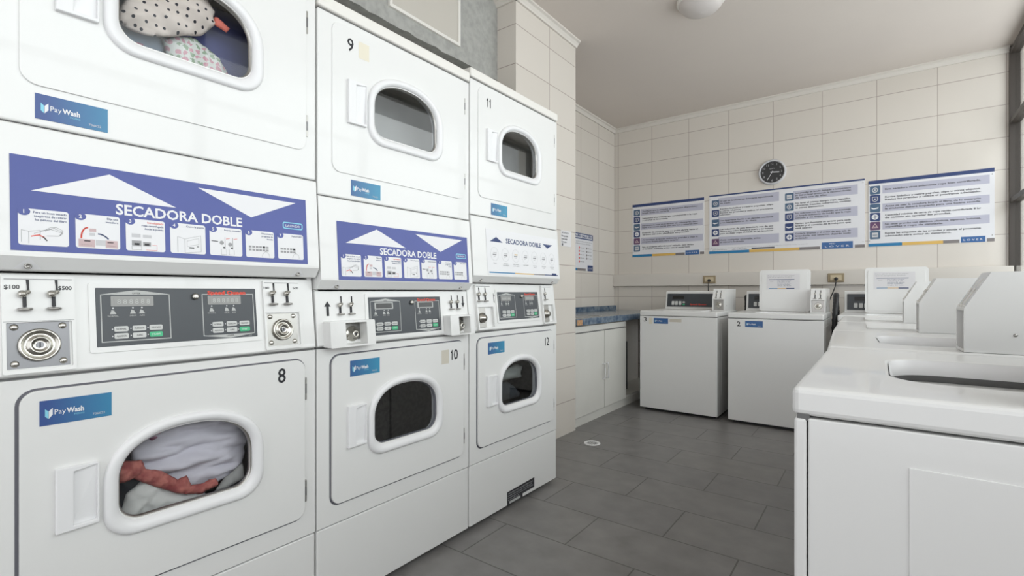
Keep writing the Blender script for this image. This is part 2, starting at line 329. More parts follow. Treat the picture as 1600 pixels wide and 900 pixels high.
def graphic_blue(mb, x0, x1, z0, z1, y):
    """blue instruction decal; its layout was taken over .035-.675 x 1.124-1.320"""
    fx = lambda x: x0+(x-.035)/.64*(x1-x0); fz = lambda z: z0+(z-1.124)/.196*(z1-z0)
    mb.box(x0, x1, y, y+.0006, z0, z1, 'blue'); e = y-.0004; e2 = y-.0008; e3 = y-.0012
    mb.flat([(fx(.066), fz(1.249)), (fx(.328), fz(1.249)), (fx(.196), fz(1.307))], e, 'white')
    mb.flat([(fx(.378), fz(1.308)), (fx(.51), fz(1.247)), (fx(.642), fz(1.306))], e, 'white')
    mb.text('SECADORA DOBLE', fx(.206), fz(1.218), fz(1.241)-fz(1.218), e, 'white', fitw=fx(.485)-fx(.206), bold=.025)
    mb.plate(rrect(fx(.600), fx(.662), fz(1.226), fz(1.246), .006), [rrect(fx(.603), fx(.659), fz(1.229), fz(1.243), .004)], e, e+.0003, 'stkteal')
    mb.text('LAVOMATIC', fx(.631), fz(1.231), .008, e, 'white', fitw=.046, al='C') if False else mb.text('LAUNDR', fx(.631), fz(1.232), .007, e, 'white', fitw=.044, al='C')
    for i, (a, b) in enumerate(CARDX):
        a, b = fx(a), fx(b); c, d = fz(1.136), fz(1.211)
        mb.flat(rrect(a, b, c, d, .005, 4), e, 'white'); cardart(mb, i, a, b, c, d-.014, e2)
        mb.disc(a+.0085, d-.006, .0098, e2, 'blue', 20, .0085); mb.text(str(i+1), a+.0085, d-.010, .0075, e3, 'white', al='C', bold=.02)
        for k, s in enumerate(CARDTXT[i]): mb.text(s, b-.003, d-.0085-.0075*k, .0043, e2, 'red' if (i == 2 and k == 0) else 'snavy', maxw=b-a-.024, al='R', bold=.01)
def graphic_white(mb, y):
    mb.box(.095, .70, y, y+.0006, 1.117, 1.325, 'white'); e = y-.0004; e2 = y-.0008
    mb.flat([(.12, 1.268), (.215, 1.268), (.1675, 1.291)], e, 'snavy'); mb.flat([(.555, 1.289), (.60, 1.268), (.65, 1.289)], e, 'snavy')
    mb.text('SECADORA DOBLE', .24, 1.268, .0215, e, 'snavy', fitw=.30, bold=.025)
    lab = [['Elija una'], ['Introduzca la', 'ropa centrifugada'], ['Abra la secadora', 'y cierre la puerta'], ['Inserte monedas'], ['Seleccione el', 'programa'], ['Pulse el botón', 'de inicio'], ['Retire la ropa', 'al terminar']]
    for i in range(7):
        cx = .15+.081*i; n = 24
        mb.plate([(cx+.029*cos(2*pi*k/n), 1.212+.031*sin(2*pi*k/n)) for k in range(n)], [[(cx+.028*cos(2*pi*k/n), 1.212+.030*sin(2*pi*k/n)) for k in range(n)]], e, e+.0003, 'lite')
        mb.rect(cx-.014, cx+.012, 1.206, 1.212, e2, 'artgrey'); mb.rect(cx-.010, cx+.014, 1.215, 1.220, e2, 'yellow' if i == 2 else 'lite'); mb.line([(cx-.012, 1.198), (cx+.004, 1.202), (cx+.015, 1.222)], .001, e2, 'artgrey')
        for k, s in enumerate(lab[i]): mb.text(s, cx, 1.169-.008*k, .0045, e2, 'sgrey', al='C', maxw=.066)
    for a, b, m in ((.105, .30, 'teal'), (.30, .46, 'yellow'), (.46, .56, 'grey'), (.56, .69, 'snavy')): mb.rect(a, b, 1.1255, 1.1305, e, m)
    mb.rect(.63, .675, 1.1255, 1.138, e, 'snavy')
# ---------------------------------------------------------------- stacked dryers
DW = .714
def control_panel(par, style, k, zc):
    if style == 'old': x0, x1, z0, z1 = .176, .535, .914, 1.049
    elif style == 'vault': x0, x1, z0, z1 = .197, .547, .886, 1.021
    else: x0, x1, z0, z1 = .205, .545, .906, 1.039
    sx, sz = (x1-x0)/.359, (z1-z0)/.135; fx = lambda x: x0+(x-.176)*sx; fz = lambda z: z0+(z-.914)*sz
    sh = lambda mb: mb.shear(k, .88, -.004)
    bz = sh(MB().plate(rrect(x0-.012, x1+.012, z0-.012, z1+.012, .006), [rrect(x0, x1, z0, z1, .002)], -.003, .001, 'enamel')).build('panel_bezel', par)
    cp = MB().box(x0, x1, -.0015, .001, z0, z1, 'dark'); e = -.0019; e2 = -.0023
    for (a, b), up in (((.186, .322), True), ((.397, .528), False)):
        zb, zt = .925, 1.033; c = (a+b)/2
        top = [(a, zt), (c, zt+.010), (b, zt)] if up else [(a, zt), (b, zt)]
        bot = [(b, zb), (c, zb-.009), (a, zb)] if not up else [(b, zb), (a, zb)]
        cp.line([(fx(p[0]), fz(p[1])) for p in top+bot], .0022, e, 'zone', True)
        if up: cp.flat([(fx(p[0]), fz(p[1])) for p in ((a+.01, zt), (b-.01, zt), (c, zt+.009))], e, 'zone'); cp.text('UPPER', fx(c), fz(zt+.0015), .004, e2, 'ink', al='C')
        else: cp.flat([(fx(p[0]), fz(p[1])) for p in ((a+.01, zb), (c, zb-.008), (b-.01, zb))], e, 'zone'); cp.text('LOWER', fx(c), fz(zb-.005), .004, e2, 'ink', al='C')
        for q, ic in enumerate(('a', 'b', 'c')):
            ix = fx(a+.022+(.0, .038, .056)[q]); iz = fz(.988)
            cp.flat([(ix-.006, iz), (ix+.006, iz), (ix+.002, iz+.008), (ix-.003, iz+.010)], e, 'zone'); cp.disc(ix, iz+.014, .0018, e, 'white', 8); cp.text(('NORMAL', 'DELIC', 'AIRE')[q], ix, iz-.006, .0035, e, 'zone', al='C', maxw=.02 if q == 0 else .013)
    cp.text('Speed Queen', fx(.459), fz(1.033), .0095, e2, 'red', fitw=.098*sx, al='C', bold=.04)
    cp.text('SSD9', fx(.515), fz(.917), .003, e2, 'zone', al='C')
    cpo = sh(cp).build('control_panel', par)
    for a in (.208, .414):
        d = MB().plate(rrect(fx(a)-.004, fx(a+.076)+.004, fz(1.006), fz(1.030), .002), [], -.0026, -.0014, 'zone' if style == 'vault' else 'lcd'); d.box(fx(a+.002), fx(a+.074), -.0030, -.0024, fz(1.009), fz(1.027), 'lcdk' if style == 'vault' else 'lcd')
        if style != 'vault':
            for q in range(6): d.text('8', fx(a+.008+.0115*q), fz(1.0115), .011, -.0033, 'zone')
        sh(d).build('display', cpo)
    for j, xs in enumerate(((.222, .257, .291), (.432, .467, .501))):
        for i, xc in enumerate(xs):
            for r in range(2):
                m = 'green' if (i == 2 and r == 1) else 'lgrey'; zc_ = fz(.9535-.0165*r)
                b = MB().plate(rrect(fx(xc)-.0135*sx, fx(xc)+.0135*sx, zc_-.0062, zc_+.0062, .003), [], -.0035, -.0014, m)
                b.text((('NORMAL', 'PLANCHA', 'DELICADO'), ('ALGODON', 'AIRE', 'START'))[r][i], fx(xc), zc_-.0022, .0042, -.0039, 'ink' if m != 'green' else 'white', al='C', maxw=.019)
                b.disc(fx(xc)-.0165*sx, zc_, .0014, -.0022, 'white', 8)
                sh(b).build('button', cpo)
    ky = sh(MB().lathe((fx(.38), -.001, fz(1.028)), [(0, -.010), (.004, -.010), (.0075, -.0085), (.0085, -.004), (.0085, 0)], 'chrome', n=20).disc(fx(.38), fz(1.028), .0028, -.0105, 'dsteel', 12)).build('key_switch', cpo)
def slide(par, x, z, sh, s=1):
    """one coin slide: slanted slot, round knob, stem and foot"""
    m = MB(); m.add([(x+.007, -.0012, z+.032), (x+.0105, -.0012, z+.032), (x+.013, -.0012, z+.006), (x+.0095, -.0012, z+.006)], [(0, 1, 2, 3)], 'ink')
    m.box(x+.0085, x+.012, -.003, 0, z+.005, z+.032, 'ink', .0005); m.lathe((x+.009, -.004, z+.004), [(0, -.006), (.004, -.005), (.0055, -.002), (.0055, 0)], 'chrome', n=12)
    m.lathe((x, -.009, z), [(0, -.0085), (.004, -.0076), (.0075, -.004), (.0085, 0), (.0075, .004), (.004, .0076), (0, .0085)], 'chrome', n=16)
    m.box(x+.001, x+.007, -.006, .002, z-.030, z-.006, 'ink', .001)
    m.lathe((x+.004, -.008, z-.034), [(.0001, .003), (.012, .0025), (.0135, 0), (.012, -.003), (.0001, -.0035)], 'steel', 'z', 18)
    m.v = [(x+(p[0]-x)*s, p[1]*s, z+(p[2]-z)*s) for p in m.v]
    return sh(m).build('coin_slide', par)
def lockset(par, x0, x1, z0, z1, y, sh, dark=True, r=.034):
    cx, cz = (x0+x1)/2, (z0+z1)/2
    lp = sh(MB().box(x0, x1, y, y+.002, z0, z1, 'dsteel' if dark else 'steel')).build('lock_plate', par)
    m = MB().lathe((cx, y, cz), [(r, 0), (r, -.006), (r*.93, -.009), (r*.84, -.008), (r*.74, -.003), (r*.58, -.003), (r*.50, -.010), (r*.42, -.011), (r*.36, -.005), (r*.2, -.005), (.0001, -.006)], 'chrome', n=32)
    m.disc(cx, cz, r*.2, y-.0075, 'dsteel', 14); m.rect(cx-.001, cx+.001, cz-.005, cz+.005, y-.008, 'ink'); sh(m).build('lock', lp)
    for sx in (0, 1):
        for sz in (0, 1):
            X, Z = (x0+.011, x1-.011)[sx], (z0+.010, z1-.009)[sz]
            sh(MB().lathe((X, y, Z), [(.007, 0), (.0065, -.002), (.003, -.0035), (.0001, -.0038)], 'chrome', n=12)).build('screw', lp)
def vault(par, x0, x1, z0, z1, y, hx0, hx1, hz0, hz1, sh, key=True):
    v = sh(MB().plate(rrect(x0, x1, z0, z1, .004, 3), [rrect(hx0, hx1, hz0, hz1, .002, 2)], y, .004, 'enamel')).build('coin_vault', par)
    sh(MB().box(hx0-.001, hx1+.001, .0, .002, hz0-.001, hz1+.001, 'steel')).build('vault_door', v)
    cx, cz = hx0+(hx1-hx0)*.62, (hz0+hz1)/2-.004
    m = MB().lathe((cx, 0, cz), [(.026, 0), (.024, -.003), (.013, -.004), (.013, -.018), (.011, -.021), (.006, -.021), (.006, -.012), (.0001, -.012)], 'chrome', n=24); m.disc(cx, cz, .004, -.0205, 'ink', 12)
    sh(m).build('lock', v)
def coin_box(par, side, style, k):
    sh = lambda mb: mb.shear(k, .88, -.004)
    if style == 'old':
        x0, x1 = (.026, .140) if side == 0 else (.556, .668)
        p = sh(MB().plate(rrect(x0, x1, .872, 1.073, .004, 3), [rrect(x0+.006, x1-.006, .880, .977, .002, 2)], -.006, .001, 'enamel').rect(x0+.004, x1-.004, 1.0655, 1.0675, -.0064, 'artgrey').rect(x0+.002, x1-.002, .9785, .9795, -.0064, 'artgrey')).build('coin_plate', par)
        a, b = (x0+.030, x0+.075) if side == 0 else (x0+.022, x0+.066)
        for tx, qx, qz, qw in ((('$100', x0+.004, 1.046, .023), ('$500', x1-.027, 1.044, .022)) if side == 0 else (('100', x0+.002, 1.048, .016), ('500', x1-.022, 1.048, .018))):
            sh(MB().text(tx, qx, qz, .0085 if side == 0 else .007, -.0066, 'ink', fitw=qw, bold=.015)).build('price_marking', p)
        for s in (a, b):
            o = slide(par, s, 1.036, lambda mb: sh(mb.shear(0, 0, -.006)), .92)
        lockset(par, x0+.007, x1-.012 if side else x1-.010, .882, .976, -.001, sh, side == 0, .034 if side == 0 else .031)
    elif style == 'vault':
        if side == 0:
            p = sh(MB().flat([(.036, .962), (.046, .962), (.046, .992), (.053, .992), (.041, 1.010), (.029, .992), (.036, .992)], -.0005, 'ink')).build('arrow_marking', par)
            for s in (.083, .124): slide(par, s, .997, sh, .88)
            vault(par, .022, .193, .862, .946, -.040, .078, .160, .868, .940, sh)
        else:
            p = sh(MB().flat([(.689, 1.022), (.681, 1.022), (.681, .992), (.675, .992), (.685, .973), (.695, .992), (.689, .992)], -.0005, 'ink')).build('arrow_marking', par)
            for s in (.607, .645): slide(par, s, .998, sh, .85)
            vault(par, .562, .706, .864, .944, -.040, .612, .680, .868, .938, sh)
    else:
        x0, x1 = (.045, .165) if side == 0 else (.572, .680)
        p = sh(MB().plate(rrect(x0, x1, .872, 1.072, .004, 3), [rrect(x0+.007, x1-.007, .880, .972, .002, 2)], -.012, .001, 'enamel').rect(x0+.004, x1-.02, 1.0635, 1.0665, -.0124, 'artgrey')).build('coin_plate', par)
        for s in ((x0+.012, x0+.055) if side == 0 else (x0+.022,)): slide(par, s, 1.030, lambda mb: sh(mb.shear(0, 0, -.012)), .9)
        sh(MB().box(x0+.008, x0+.060, -.006, .001, .882, .970, 'steel')).build('lock_plate', p)
        sh(MB().lathe((x0+.034, -.006, .925), [(.022, 0), (.022, -.008), (.013, -.010), (.013, -.020), (.0001, -.020)], 'chrome', n=20).disc(x0+.034, .925, .005, -.0206, 'ink', 10)).build('lock', p)
        if side == 0: sh(MB().flat([(.176, .990), (.184, .990), (.184, 1.020), (.189, 1.020), (.180, 1.034), (.171, 1.020), (.176, 1.020)], -.0005, 'ink')).build('arrow_marking', par)
def dryer_door(root, x0, x1, z0, z1, wz, up, num, numx, stk, stkz, yellow, empt, gl='glass', hz=None, hx=.104):
    """door leaf with window ring, glass, pull, hinges, dark plate for the gap shade, number and sticker"""
    cx = .3655
    hole = bread(cx, wz+.034, .302, .200, .045, .10)
    d = MB().plate(rrect(x0, x1, z0, z1, .030), [hole], -.008, .006, 'enamel').build('upper_door' if up else 'lower_door', root, .003)
    MB().plate(rrect(x0-.006, x1+.004, z0-.006, z1+.0045, .034), [bread(cx, wz+.02, .33, .23, .055, .11)], -.0005, .004, 'seal_gap_shade').build('seal_gap_shade', d)  # dark plate behind the leaf, paints the shade of the gap round the door
    L = lambda w_, h, r, hs, zo, y: [(p[0], y, p[1]) for p in bread(cx, wz+zo, w_, h, r, hs)]
    MB().loft([L(.362, .262, .065, .125, 0, -.0075), L(.361, .261, .065, .125, .0005, -.014), L(.352, .253, .062, .122, .004, -.019), L(.338, .241, .058, .116, .010, -.0205), L(.322, .226, .052, .110, .018, -.019), L(.306, .209, .046, .103, .029, -.013), L(.302, .204, .045, .101, .032, -.006), L(.302, .204, .045, .101, .032, .012)], 'plastic').build('window_frame', d)
    MB().loft([L(.302, .204, .045, .101, .032, -.004), L(.296, .198, .043, .098, .035, -.003), L(.292, .194, .042, .096, .037, .006)], 'steel' if not empt else 'seal_gap_shade').build('window_seal', d)
    MB().flat(bread(cx, wz+.034, .298, .200, .044, .099), .0, gl).build('glass', d)
    h0, h1 = hz; hw = .073
    hd = MB().plate([(hx, h0), (hx+hw, h0+.002), (hx+hw, h1-.002), (hx, h1)], [[(hx+.029, h0+.010), (hx+hw-.004, h0+.010), (hx+hw-.004, h1-.006), (hx+.029, h1-.012)]], -.020, -.007, 'plastic')
    hd.add([(hx+.028, -.0085, h0+.009), (hx+hw-.003, -.0085, h0+.009), (hx+hw-.003, -.017, h1-.005), (hx+.028, -.0085, h1-.011)], [(0, 1, 2, 3)], 'plastic')
    hd.build('handle', d, .002)
    for za in ((z0+.045, z0+.112), (z1-.125, z1-.055)): MB().box(x1+.001, x1+.007, -.006, .002, za[0], za[1], 'steel', .0015).box(x1+.002, x1+.006, -.0075, -.001, za[0]+.02, za[1]-.02, 'dsteel', .001).build('hinge', d)
    if num: digits(MB(), num, numx[0], numx[1], .041, -.0086).build('number', d)
    pay(MB(), stk, stk+.121, stkz, stkz+.053, -.0090 if not up else -.0052).build('sticker', d if not up else root)
    if yellow: MB().rect(yellow[0], yellow[0]+.042, yellow[1], yellow[1]+.056, -.0085, yellow[2]).build('faded_label', d)
def drum(root, cx, cz, m, name, dp=.52):
    MB().lathe((cx, .02, cz), [(.19, -.002), (.20, .04), (.29, .05), (.29, dp), (.0001, dp+.02)], m, n=40).build(name, root)
def dryer(y0, style, nums, label, zt, contents, px=0):
    root = empty('stacked_dryer', (-1.418+px, y0, 0), pi/2, label, 'clothes dryer', 'stacked double dryers along the left wall')
    zc = {'old': 1.083, 'vault': 1.047, 'recess': 1.081}[style]; zf = zt; du = zt-1.376; ztop = 2.010+du
    W = DW; kk = .09 if style != 'vault' else .045
    c = MB().box(.002, .016, .02, .63, .02, ztop-.02, 'enamel').box(W-.016, W-.002, .02, .63, .02, ztop-.02, 'enamel').box(.016, W-.016, .61, .63, .02, ztop-.02, 'enamel').box(.016, W-.016, .03, .61, .85, .88, 'enamel').box(.016, W-.016, .03, .61, .02, .04, 'enamel').box(.03, W-.03, .06, .6, 0, .02, 'black')
    c.build('cabinet', root)
    # lower front and its skirt
    MB().plate([(0, .2875), (W, .2875), (W, .858), (0, .858)], [bread(.3655, .495, .32, .22, .05, .11)], 0, .03, 'enamel').build('lower_front', root, .012)
    MB().plate([(0, .022), (W, .022), (W, .2835), (0, .2835)], [], 0, .03, 'enamel').box(.005, W-.005, .006, .03, .28, .29, 'seam').build('base_panel', root, .008)
    if style == 'recess':
        m = MB().flat([(.268, .020), (.395, .024), (.395, .040), (.498, .040), (.498, .090), (.268, .086)], -.0006, 'ink')
        for r in range(4): m.text(('WARNING ADVERTENCIA', 'Install clothes dryer according to', 'manufacturer instructions and local', 'codes')[r], .275, .073-.010*r, .0055, -.0010, 'lite', fitw=(.21, .20, .21, .09)[r])
        m.rect(.285, .375, .026, .038, -.0010, 'zone').build('rating_label', root)
    drum(root, .3655, .60, contents[1], 'drum')
    dryer_door(root, .050, .676, .350, .833, .470, False, nums[1], {'8': (.589, .773), '10': (.594, .760), '12': (.582, .757)}[nums[1]], .080 if style == 'old' else .116, .7575, (.543, .748, 'tan') if nums[1] == '10' else None, contents[1] == 'drumdark', gl='glassc' if style == 'old' else 'glass', hz=(.523, .662))
    # console
    con = MB().ext([(.03, .8635), (.004, .8635), (-.006, .868), (-.004, .880), (.002+kk*.2, zc-.004), (.03, zc-.004)], 0, W, 'enamel').box(.004, W-.004, .008, .04, .855, .868, 'seam').build('console', root, .004)
    sk = (.002+kk*.2+.004)/(zc-.884)
    for s in (0, 1): coin_box(root, s, style, sk)
    control_panel(root, style, sk, zc)
    # fascia with the instruction decal
    MB().ext([(.05, zc), (.010, zc), (-.004, zc+.002), (-.024, zc+.030), (-.024, zc+.036), (-.006, zf-.003), (.0, zf), (.05, zf)], 0, W, 'enamel').build('fascia', root, .006)
    ks = .018/(zf-zc-.036)
    g = MB()
    if style == 'recess': graphic_white(g, -.0012)
    elif style == 'old': graphic_blue(g, .035, .675, 1.124, 1.320, -.0012)
    else: graphic_blue(g, .062, .690, 1.079, 1.270, -.0012)
    g.shear(ks, zc+.036, -.024).build('instruction_decal', root)
    for x in (.062, .650):
        m = MB(); m.add([(x-.022, -.0055, zc+.004), (x+.022, -.0055, zc+.004), (x, -.0245, zc+.028)], [(0, 1, 2)], 'plastic'); m.lathe((x, -.012, zc+.010), [(.006, .003), (.006, -.004), (.004, -.005), (.004, -.002), (.0001, -.002)], 'steel', n=14); m.build('service_lock', root)
    # upper front, door and cap
    MB().plate([(0, zf+.003), (W, zf+.003), (W, 1.968+du), (0, 1.968+du)], [bread(.3655, 1.610+du, .32, .22, .05, .11)], -.004, .03, 'enamel').box(.004, W-.004, .004, .03, zf-.004, zf+.008, 'seam').build('upper_front', root, .012)
    drum(root, .3655, 1.72+du, contents[0], 'drum', .52 if style == 'old' else .26)
    if style == 'old': nx = None
    dryer_door(root, .050, .680, 1.462+du, 1.950+du, 1.584+du, True, nums[0], (.104, 1.872+du), .074 if style == 'old' else (.122 if style == 'vault' else .142), 1.393+du, (.150, 1.862+du, 'cream') if nums[0] == '9' else None, False, gl='glassc' if style == 'old' else 'glass', hz=(1.630+du, 1.775+du))
    MB().box(-.001, W+.001, -.010, .64, 1.974+du, 2.014+du, 'cap', .007).box(.006, W-.006, .002, .03, 1.962+du, 1.976+du, 'seam').build('top_cap', root)
    return root
D8 = dryer(.157, 'old', ('7', '8'), 'white stacked double dryer numbered 8 below, nearest the camera, laundry behind both windows', 1.386, ('drum', 'drum'))
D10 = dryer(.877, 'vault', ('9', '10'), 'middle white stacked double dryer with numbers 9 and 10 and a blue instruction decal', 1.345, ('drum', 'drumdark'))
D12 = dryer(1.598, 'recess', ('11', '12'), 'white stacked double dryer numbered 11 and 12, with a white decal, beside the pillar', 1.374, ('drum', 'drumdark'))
# ---------------------------------------------------------------- laundry behind the glass
def cloth(name, root, outline, y, amp, m, label, cat, seed=0, freq=(14, 22), bulge=.03, group=None, step=.008):
    """crumpled cloth: outline given in the door plane (x, z) of the dryer"""
    P = outline; n = len(P); pts = []; 
    for i in range(n):
        a, b = Vector(P[i]), Vector(P[(i+1) % n]); k = max(1, int((b-a).length/step))
        for j in range(k): pts.append(a.lerp(b, j/k))
    nb = len(pts); xs = [p.x for p in pts]; zs = [p.y for p in pts]
    def inside(x, z):
        c = False
        for i in range(nb):
            a, b = pts[i], pts[(i+1) % nb]
            if (a.y > z) != (b.y > z) and x < (b.x-a.x)*(z-a.y)/(b.y-a.y)+a.x: c = not c
        return c
    allp = list(pts); x = min(xs)
    while x < max(xs):
        z = min(zs)
        while z < max(zs):
            q = Vector((x+random.uniform(-1, 1)*step*.15, z+random.uniform(-1, 1)*step*.15))
            if inside(q.x, q.y) and min((q-p).length for p in pts) > step*.5: allp.append(q)
            z += step
        x += step
    edges = [(i, (i+1) % nb) for i in range(nb)]
    r = delaunay_2d_cdt(allp, edges, [], 1, 1e-6)
    cx, cz = sum(xs)/nb, sum(zs)/nb; R = max(max(xs)-min(xs), max(zs)-min(zs))/2
    vs = []
    for p in r[0]:
        d = min((p-q).length for q in pts); e = min(1, d/(R*.5))
        f = noise.noise(Vector((p.x*freq[0]+seed*7, p.y*freq[1], seed)))+.5*noise.noise(Vector((p.x*freq[0]*2.3, p.y*freq[1]*2.1+seed, seed*3)))
        vs.append((p.x, y-bulge*math.sqrt(e)+amp*f, p.y))
    mb = MB().add(vs, [tuple(f) for f in r[2]], m, True); o = mb.build(name)
    o.location = root.location; o.rotation_euler = root.rotation_euler
    s = o.modifiers.new('solid', 'SOLIDIFY'); s.thickness = .003; s.offset = 1
    return tag(o, label, cat, group)
def dots(name, base, dot, scale, thr, dot2=None):
    m = mat(name, base, .85); L = m.node_tree.links; tc = nd(m, 'ShaderNodeTexCoord'); v = nd(m, 'ShaderNodeTexVoronoi'); v.inputs['Scale'].default_value = scale; v.inputs['Randomness'].default_value = .45
    v.voronoi_dimensions = '2D'; mp = nd(m, 'ShaderNodeSeparateXYZ'); cb = nd(m, 'ShaderNodeCombineXYZ'); L.new(tc.outputs['Object'], mp.inputs[0]); L.new(mp.outputs[0], cb.inputs[0]); L.new(mp.outputs[2], cb.inputs[1])
    if dot2:
        nz = nd(m, 'ShaderNodeTexNoise'); nz.inputs['Scale'].default_value = 90; L.new(tc.outputs['Object'], nz.inputs[0]); ad = nd(m, 'ShaderNodeVectorMath', operation='MULTIPLY_ADD'); L.new(nz.outputs['Color'], ad.inputs[0]); ad.inputs[1].default_value = (.02, .02, 0); L.new(cb.outputs[0], ad.inputs[2]); L.new(ad.outputs[0], v.inputs['Vector'])
    else: L.new(cb.outputs[0], v.inputs['Vector'])
    lt = nd(m, 'ShaderNodeMath', operation='LESS_THAN'); L.new(v.outputs['Distance'], lt.inputs[0]); lt.inputs[1].default_value = thr
    c = nd(m, 'ShaderNodeMix', data_type='RGBA'); L.new(lt.outputs[0], c.inputs[0]); c.inputs[6].default_value = (*base, 1); c.inputs[7].default_value = (*dot, 1); out = c.outputs[2]
    if dot2:
        sp = nd(m, 'ShaderNodeSeparateXYZ'); L.new(v.outputs['Color'], sp.inputs[0]); g2 = nd(m, 'ShaderNodeMath', operation='GREATER_THAN'); g2.inputs[1].default_value = .55; L.new(sp.outputs[0], g2.inputs[0])
        c2 = nd(m, 'ShaderNodeMix', data_type='RGBA'); L.new(g2.outputs[0], c2.inputs[0]); c2.inputs[6].default_value = (*dot, 1); c2.inputs[7].default_value = (*dot2, 1); L.new(c2.outputs[2], c.inputs[7])
    L.new(out, m.node_tree.nodes['Principled BSDF'].inputs['Base Color']); return m
CL = dict(dot=dots('dotted_cotton', (.72, .64, .58), (.03, .03, .04), 44, .155), floral=dots('floral_cotton', (.74, .76, .72), (.66, .38, .44), 60, .36, (.36, .46, .34)),
          navy=mat('navy_knit', (.09, .10, .24), .9), teal=mat('grey_teal_knit', (.16, .20, .25), .9), tealp=mat('pale_slate', (.30, .33, .40), .9), coral=mat('coral_cloth', (.75, .20, .15), .8), lilac=mat('lilac_shirt', (.62, .60, .66), .85),
          white=mat('offwhite_shirt', (.62, .62, .60), .85), red=noisy('faded_red', (.26, .05, .05), (.48, .16, .13), 50, .8), black=mat('black_cloth', (.015, .016, .02), .9), mauve=mat('mauve_cloth', (.30, .12, .18), .9))
# number 8 (lower left)
G8 = 'clothes tumbled behind the glass of dryer 8'
cloth('white_shirt', D8, [(.262, .600), (.262, .640), (.284, .668), (.331, .698), (.385, .712), (.455, .706), (.520, .680), (.540, .596), (.520, .530), (.450, .505), (.386, .500), (.360, .525), (.330, .545), (.300, .570), (.275, .588)], .078, .022, CL['lilac'], 'large pale lilac white shirt bunched across the window of dryer 8', 'shirt', 3, (9, 40), .035, G8, .006)
cloth('white_shirt', D8, [(.226, .485), (.246, .545), (.284, .572), (.340, .535), (.377, .505), (.408, .500), (.430, .480), (.284, .478)], .062, .014, CL['white'], 'pale shirt lying lowest in the window of dryer 8, under the red cloth', 'shirt', 8, (22, 26), .028, G8, .006)
cloth('red_cloth', D8, [(.212, .633), (.246, .628), (.271, .624), (.28, .6), (.312, .586), (.349, .552), (.37, .556), (.38, .528), (.403, .526), (.439, .530), (.446, .512), (.408, .5), (.374, .510), (.343, .525), (.289, .562), (.257, .586), (.212, .581)], .040, .008, CL['red'], 'faded red twisted cloth band running across the shirts in dryer 8', 'cloth', 5, (60, 60), .018, G8, .005)
cloth('black_cloth', D8, [(.210, .590), (.259, .597), (.295, .570), (.257, .545), (.233, .497), (.210, .500)], .066, .006, CL['black'], 'black cloth at the left foot of the window of dryer 8', 'cloth', 6, (12, 12), .012, G8)
cloth('mauve_cloth', D8, [(.285, .680), (.331, .705), (.395, .712), (.385, .680), (.331, .668), (.304, .662)], .070, .006, CL['mauve'], 'dark mauve cloth above the shirt in dryer 8', 'cloth', 9, (12, 12), .012, G8)
cloth('grey_cloth', D8, [(.190, .56), (.190, .66), (.240, .72), (.300, .72), (.320, .62), (.300, .50), (.200, .49)], .135, .012, CL['tealp'], 'slate grey cloth at the upper left of the window of dryer 8', 'cloth', 10, (26, 26), .012, G8)
cloth('grey_towel', D8, [(.440, .492), (.470, .522), (.515, .548), (.520, .505), (.475, .492)], .046, .005, mat('grey_towelling', (.33, .33, .32), .95), 'grey towel at the lower right of the window of dryer 8', 'towel', 17, (40, 40), .012, G8)
# number 7 (upper left)
G7 = 'clothes pressed behind the glass of the upper left dryer'
cloth('navy_garment', D8, [(.380, 1.72), (.400, 1.86), (.56, 1.86), (.575, 1.75), (.575, 1.585), (.440, 1.585), (.400, 1.64)], .125, .010, CL['navy'], 'plain navy garment at the right of the upper left dryer window', 'garment', 2, (9, 9), .025, G7)
cloth('grey_garment', D8, [(.19, 1.72), (.24, 1.72), (.285, 1.71), (.335, 1.71), (.350, 1.600), (.279, 1.60), (.19, 1.60)], .112, .014, CL['teal'], 'slate grey garment low at the left of the upper left dryer window', 'garment', 4, (14, 14), .020, G7)
cloth('polka_dot_blouse', D8, [(.228, 1.692), (.232, 1.722), (.260, 1.783), (.35, 1.845), (.423, 1.842), (.440, 1.81), (.440, 1.774), (.412, 1.737), (.377, 1.721), (.322, 1.693), (.285, 1.682), (.255, 1.684)], .052, .011, CL['dot'], 'cream polka dot blouse at the top of the upper left dryer window', 'blouse', 11, (16, 30), .026, G7, .006)
cloth('floral_blouse', D8, [(.335, 1.700), (.365, 1.720), (.405, 1.732), (.435, 1.720), (.465, 1.700), (.492, 1.668), (.535, 1.590), (.445, 1.590), (.355, 1.590), (.345, 1.654)], .084, .010, CL['floral'], 'white floral blouse hanging below the polka dots in the upper left dryer', 'blouse', 12, (34, 12), .020, G7, .006)
cloth('coral_cloth', D8, [(.441, 1.792), (.448, 1.794), (.478, 1.778), (.470, 1.766), (.441, 1.774)], .044, .004, CL['coral'], 'small coral strip at the right of the polka dot blouse', 'cloth', 13, (20, 20), .006, G7, .005)
cloth('pale_cloth', D8, [(.262, 1.620), (.295, 1.655), (.325, 1.648), (.300, 1.622)], .060, .004, CL['tealp'], 'pale slate fold under the polka dot blouse', 'cloth', 14, (20, 20), .008, G7, .006)
cloth('mauve_cloth', D8, [(.225, 1.630), (.262, 1.662), (.286, 1.665), (.258, 1.618)], .074, .004, CL['mauve'], 'mauve fold left of the pale slate fold in the upper left dryer', 'cloth', 18, (20, 20), .006, G7, .006)
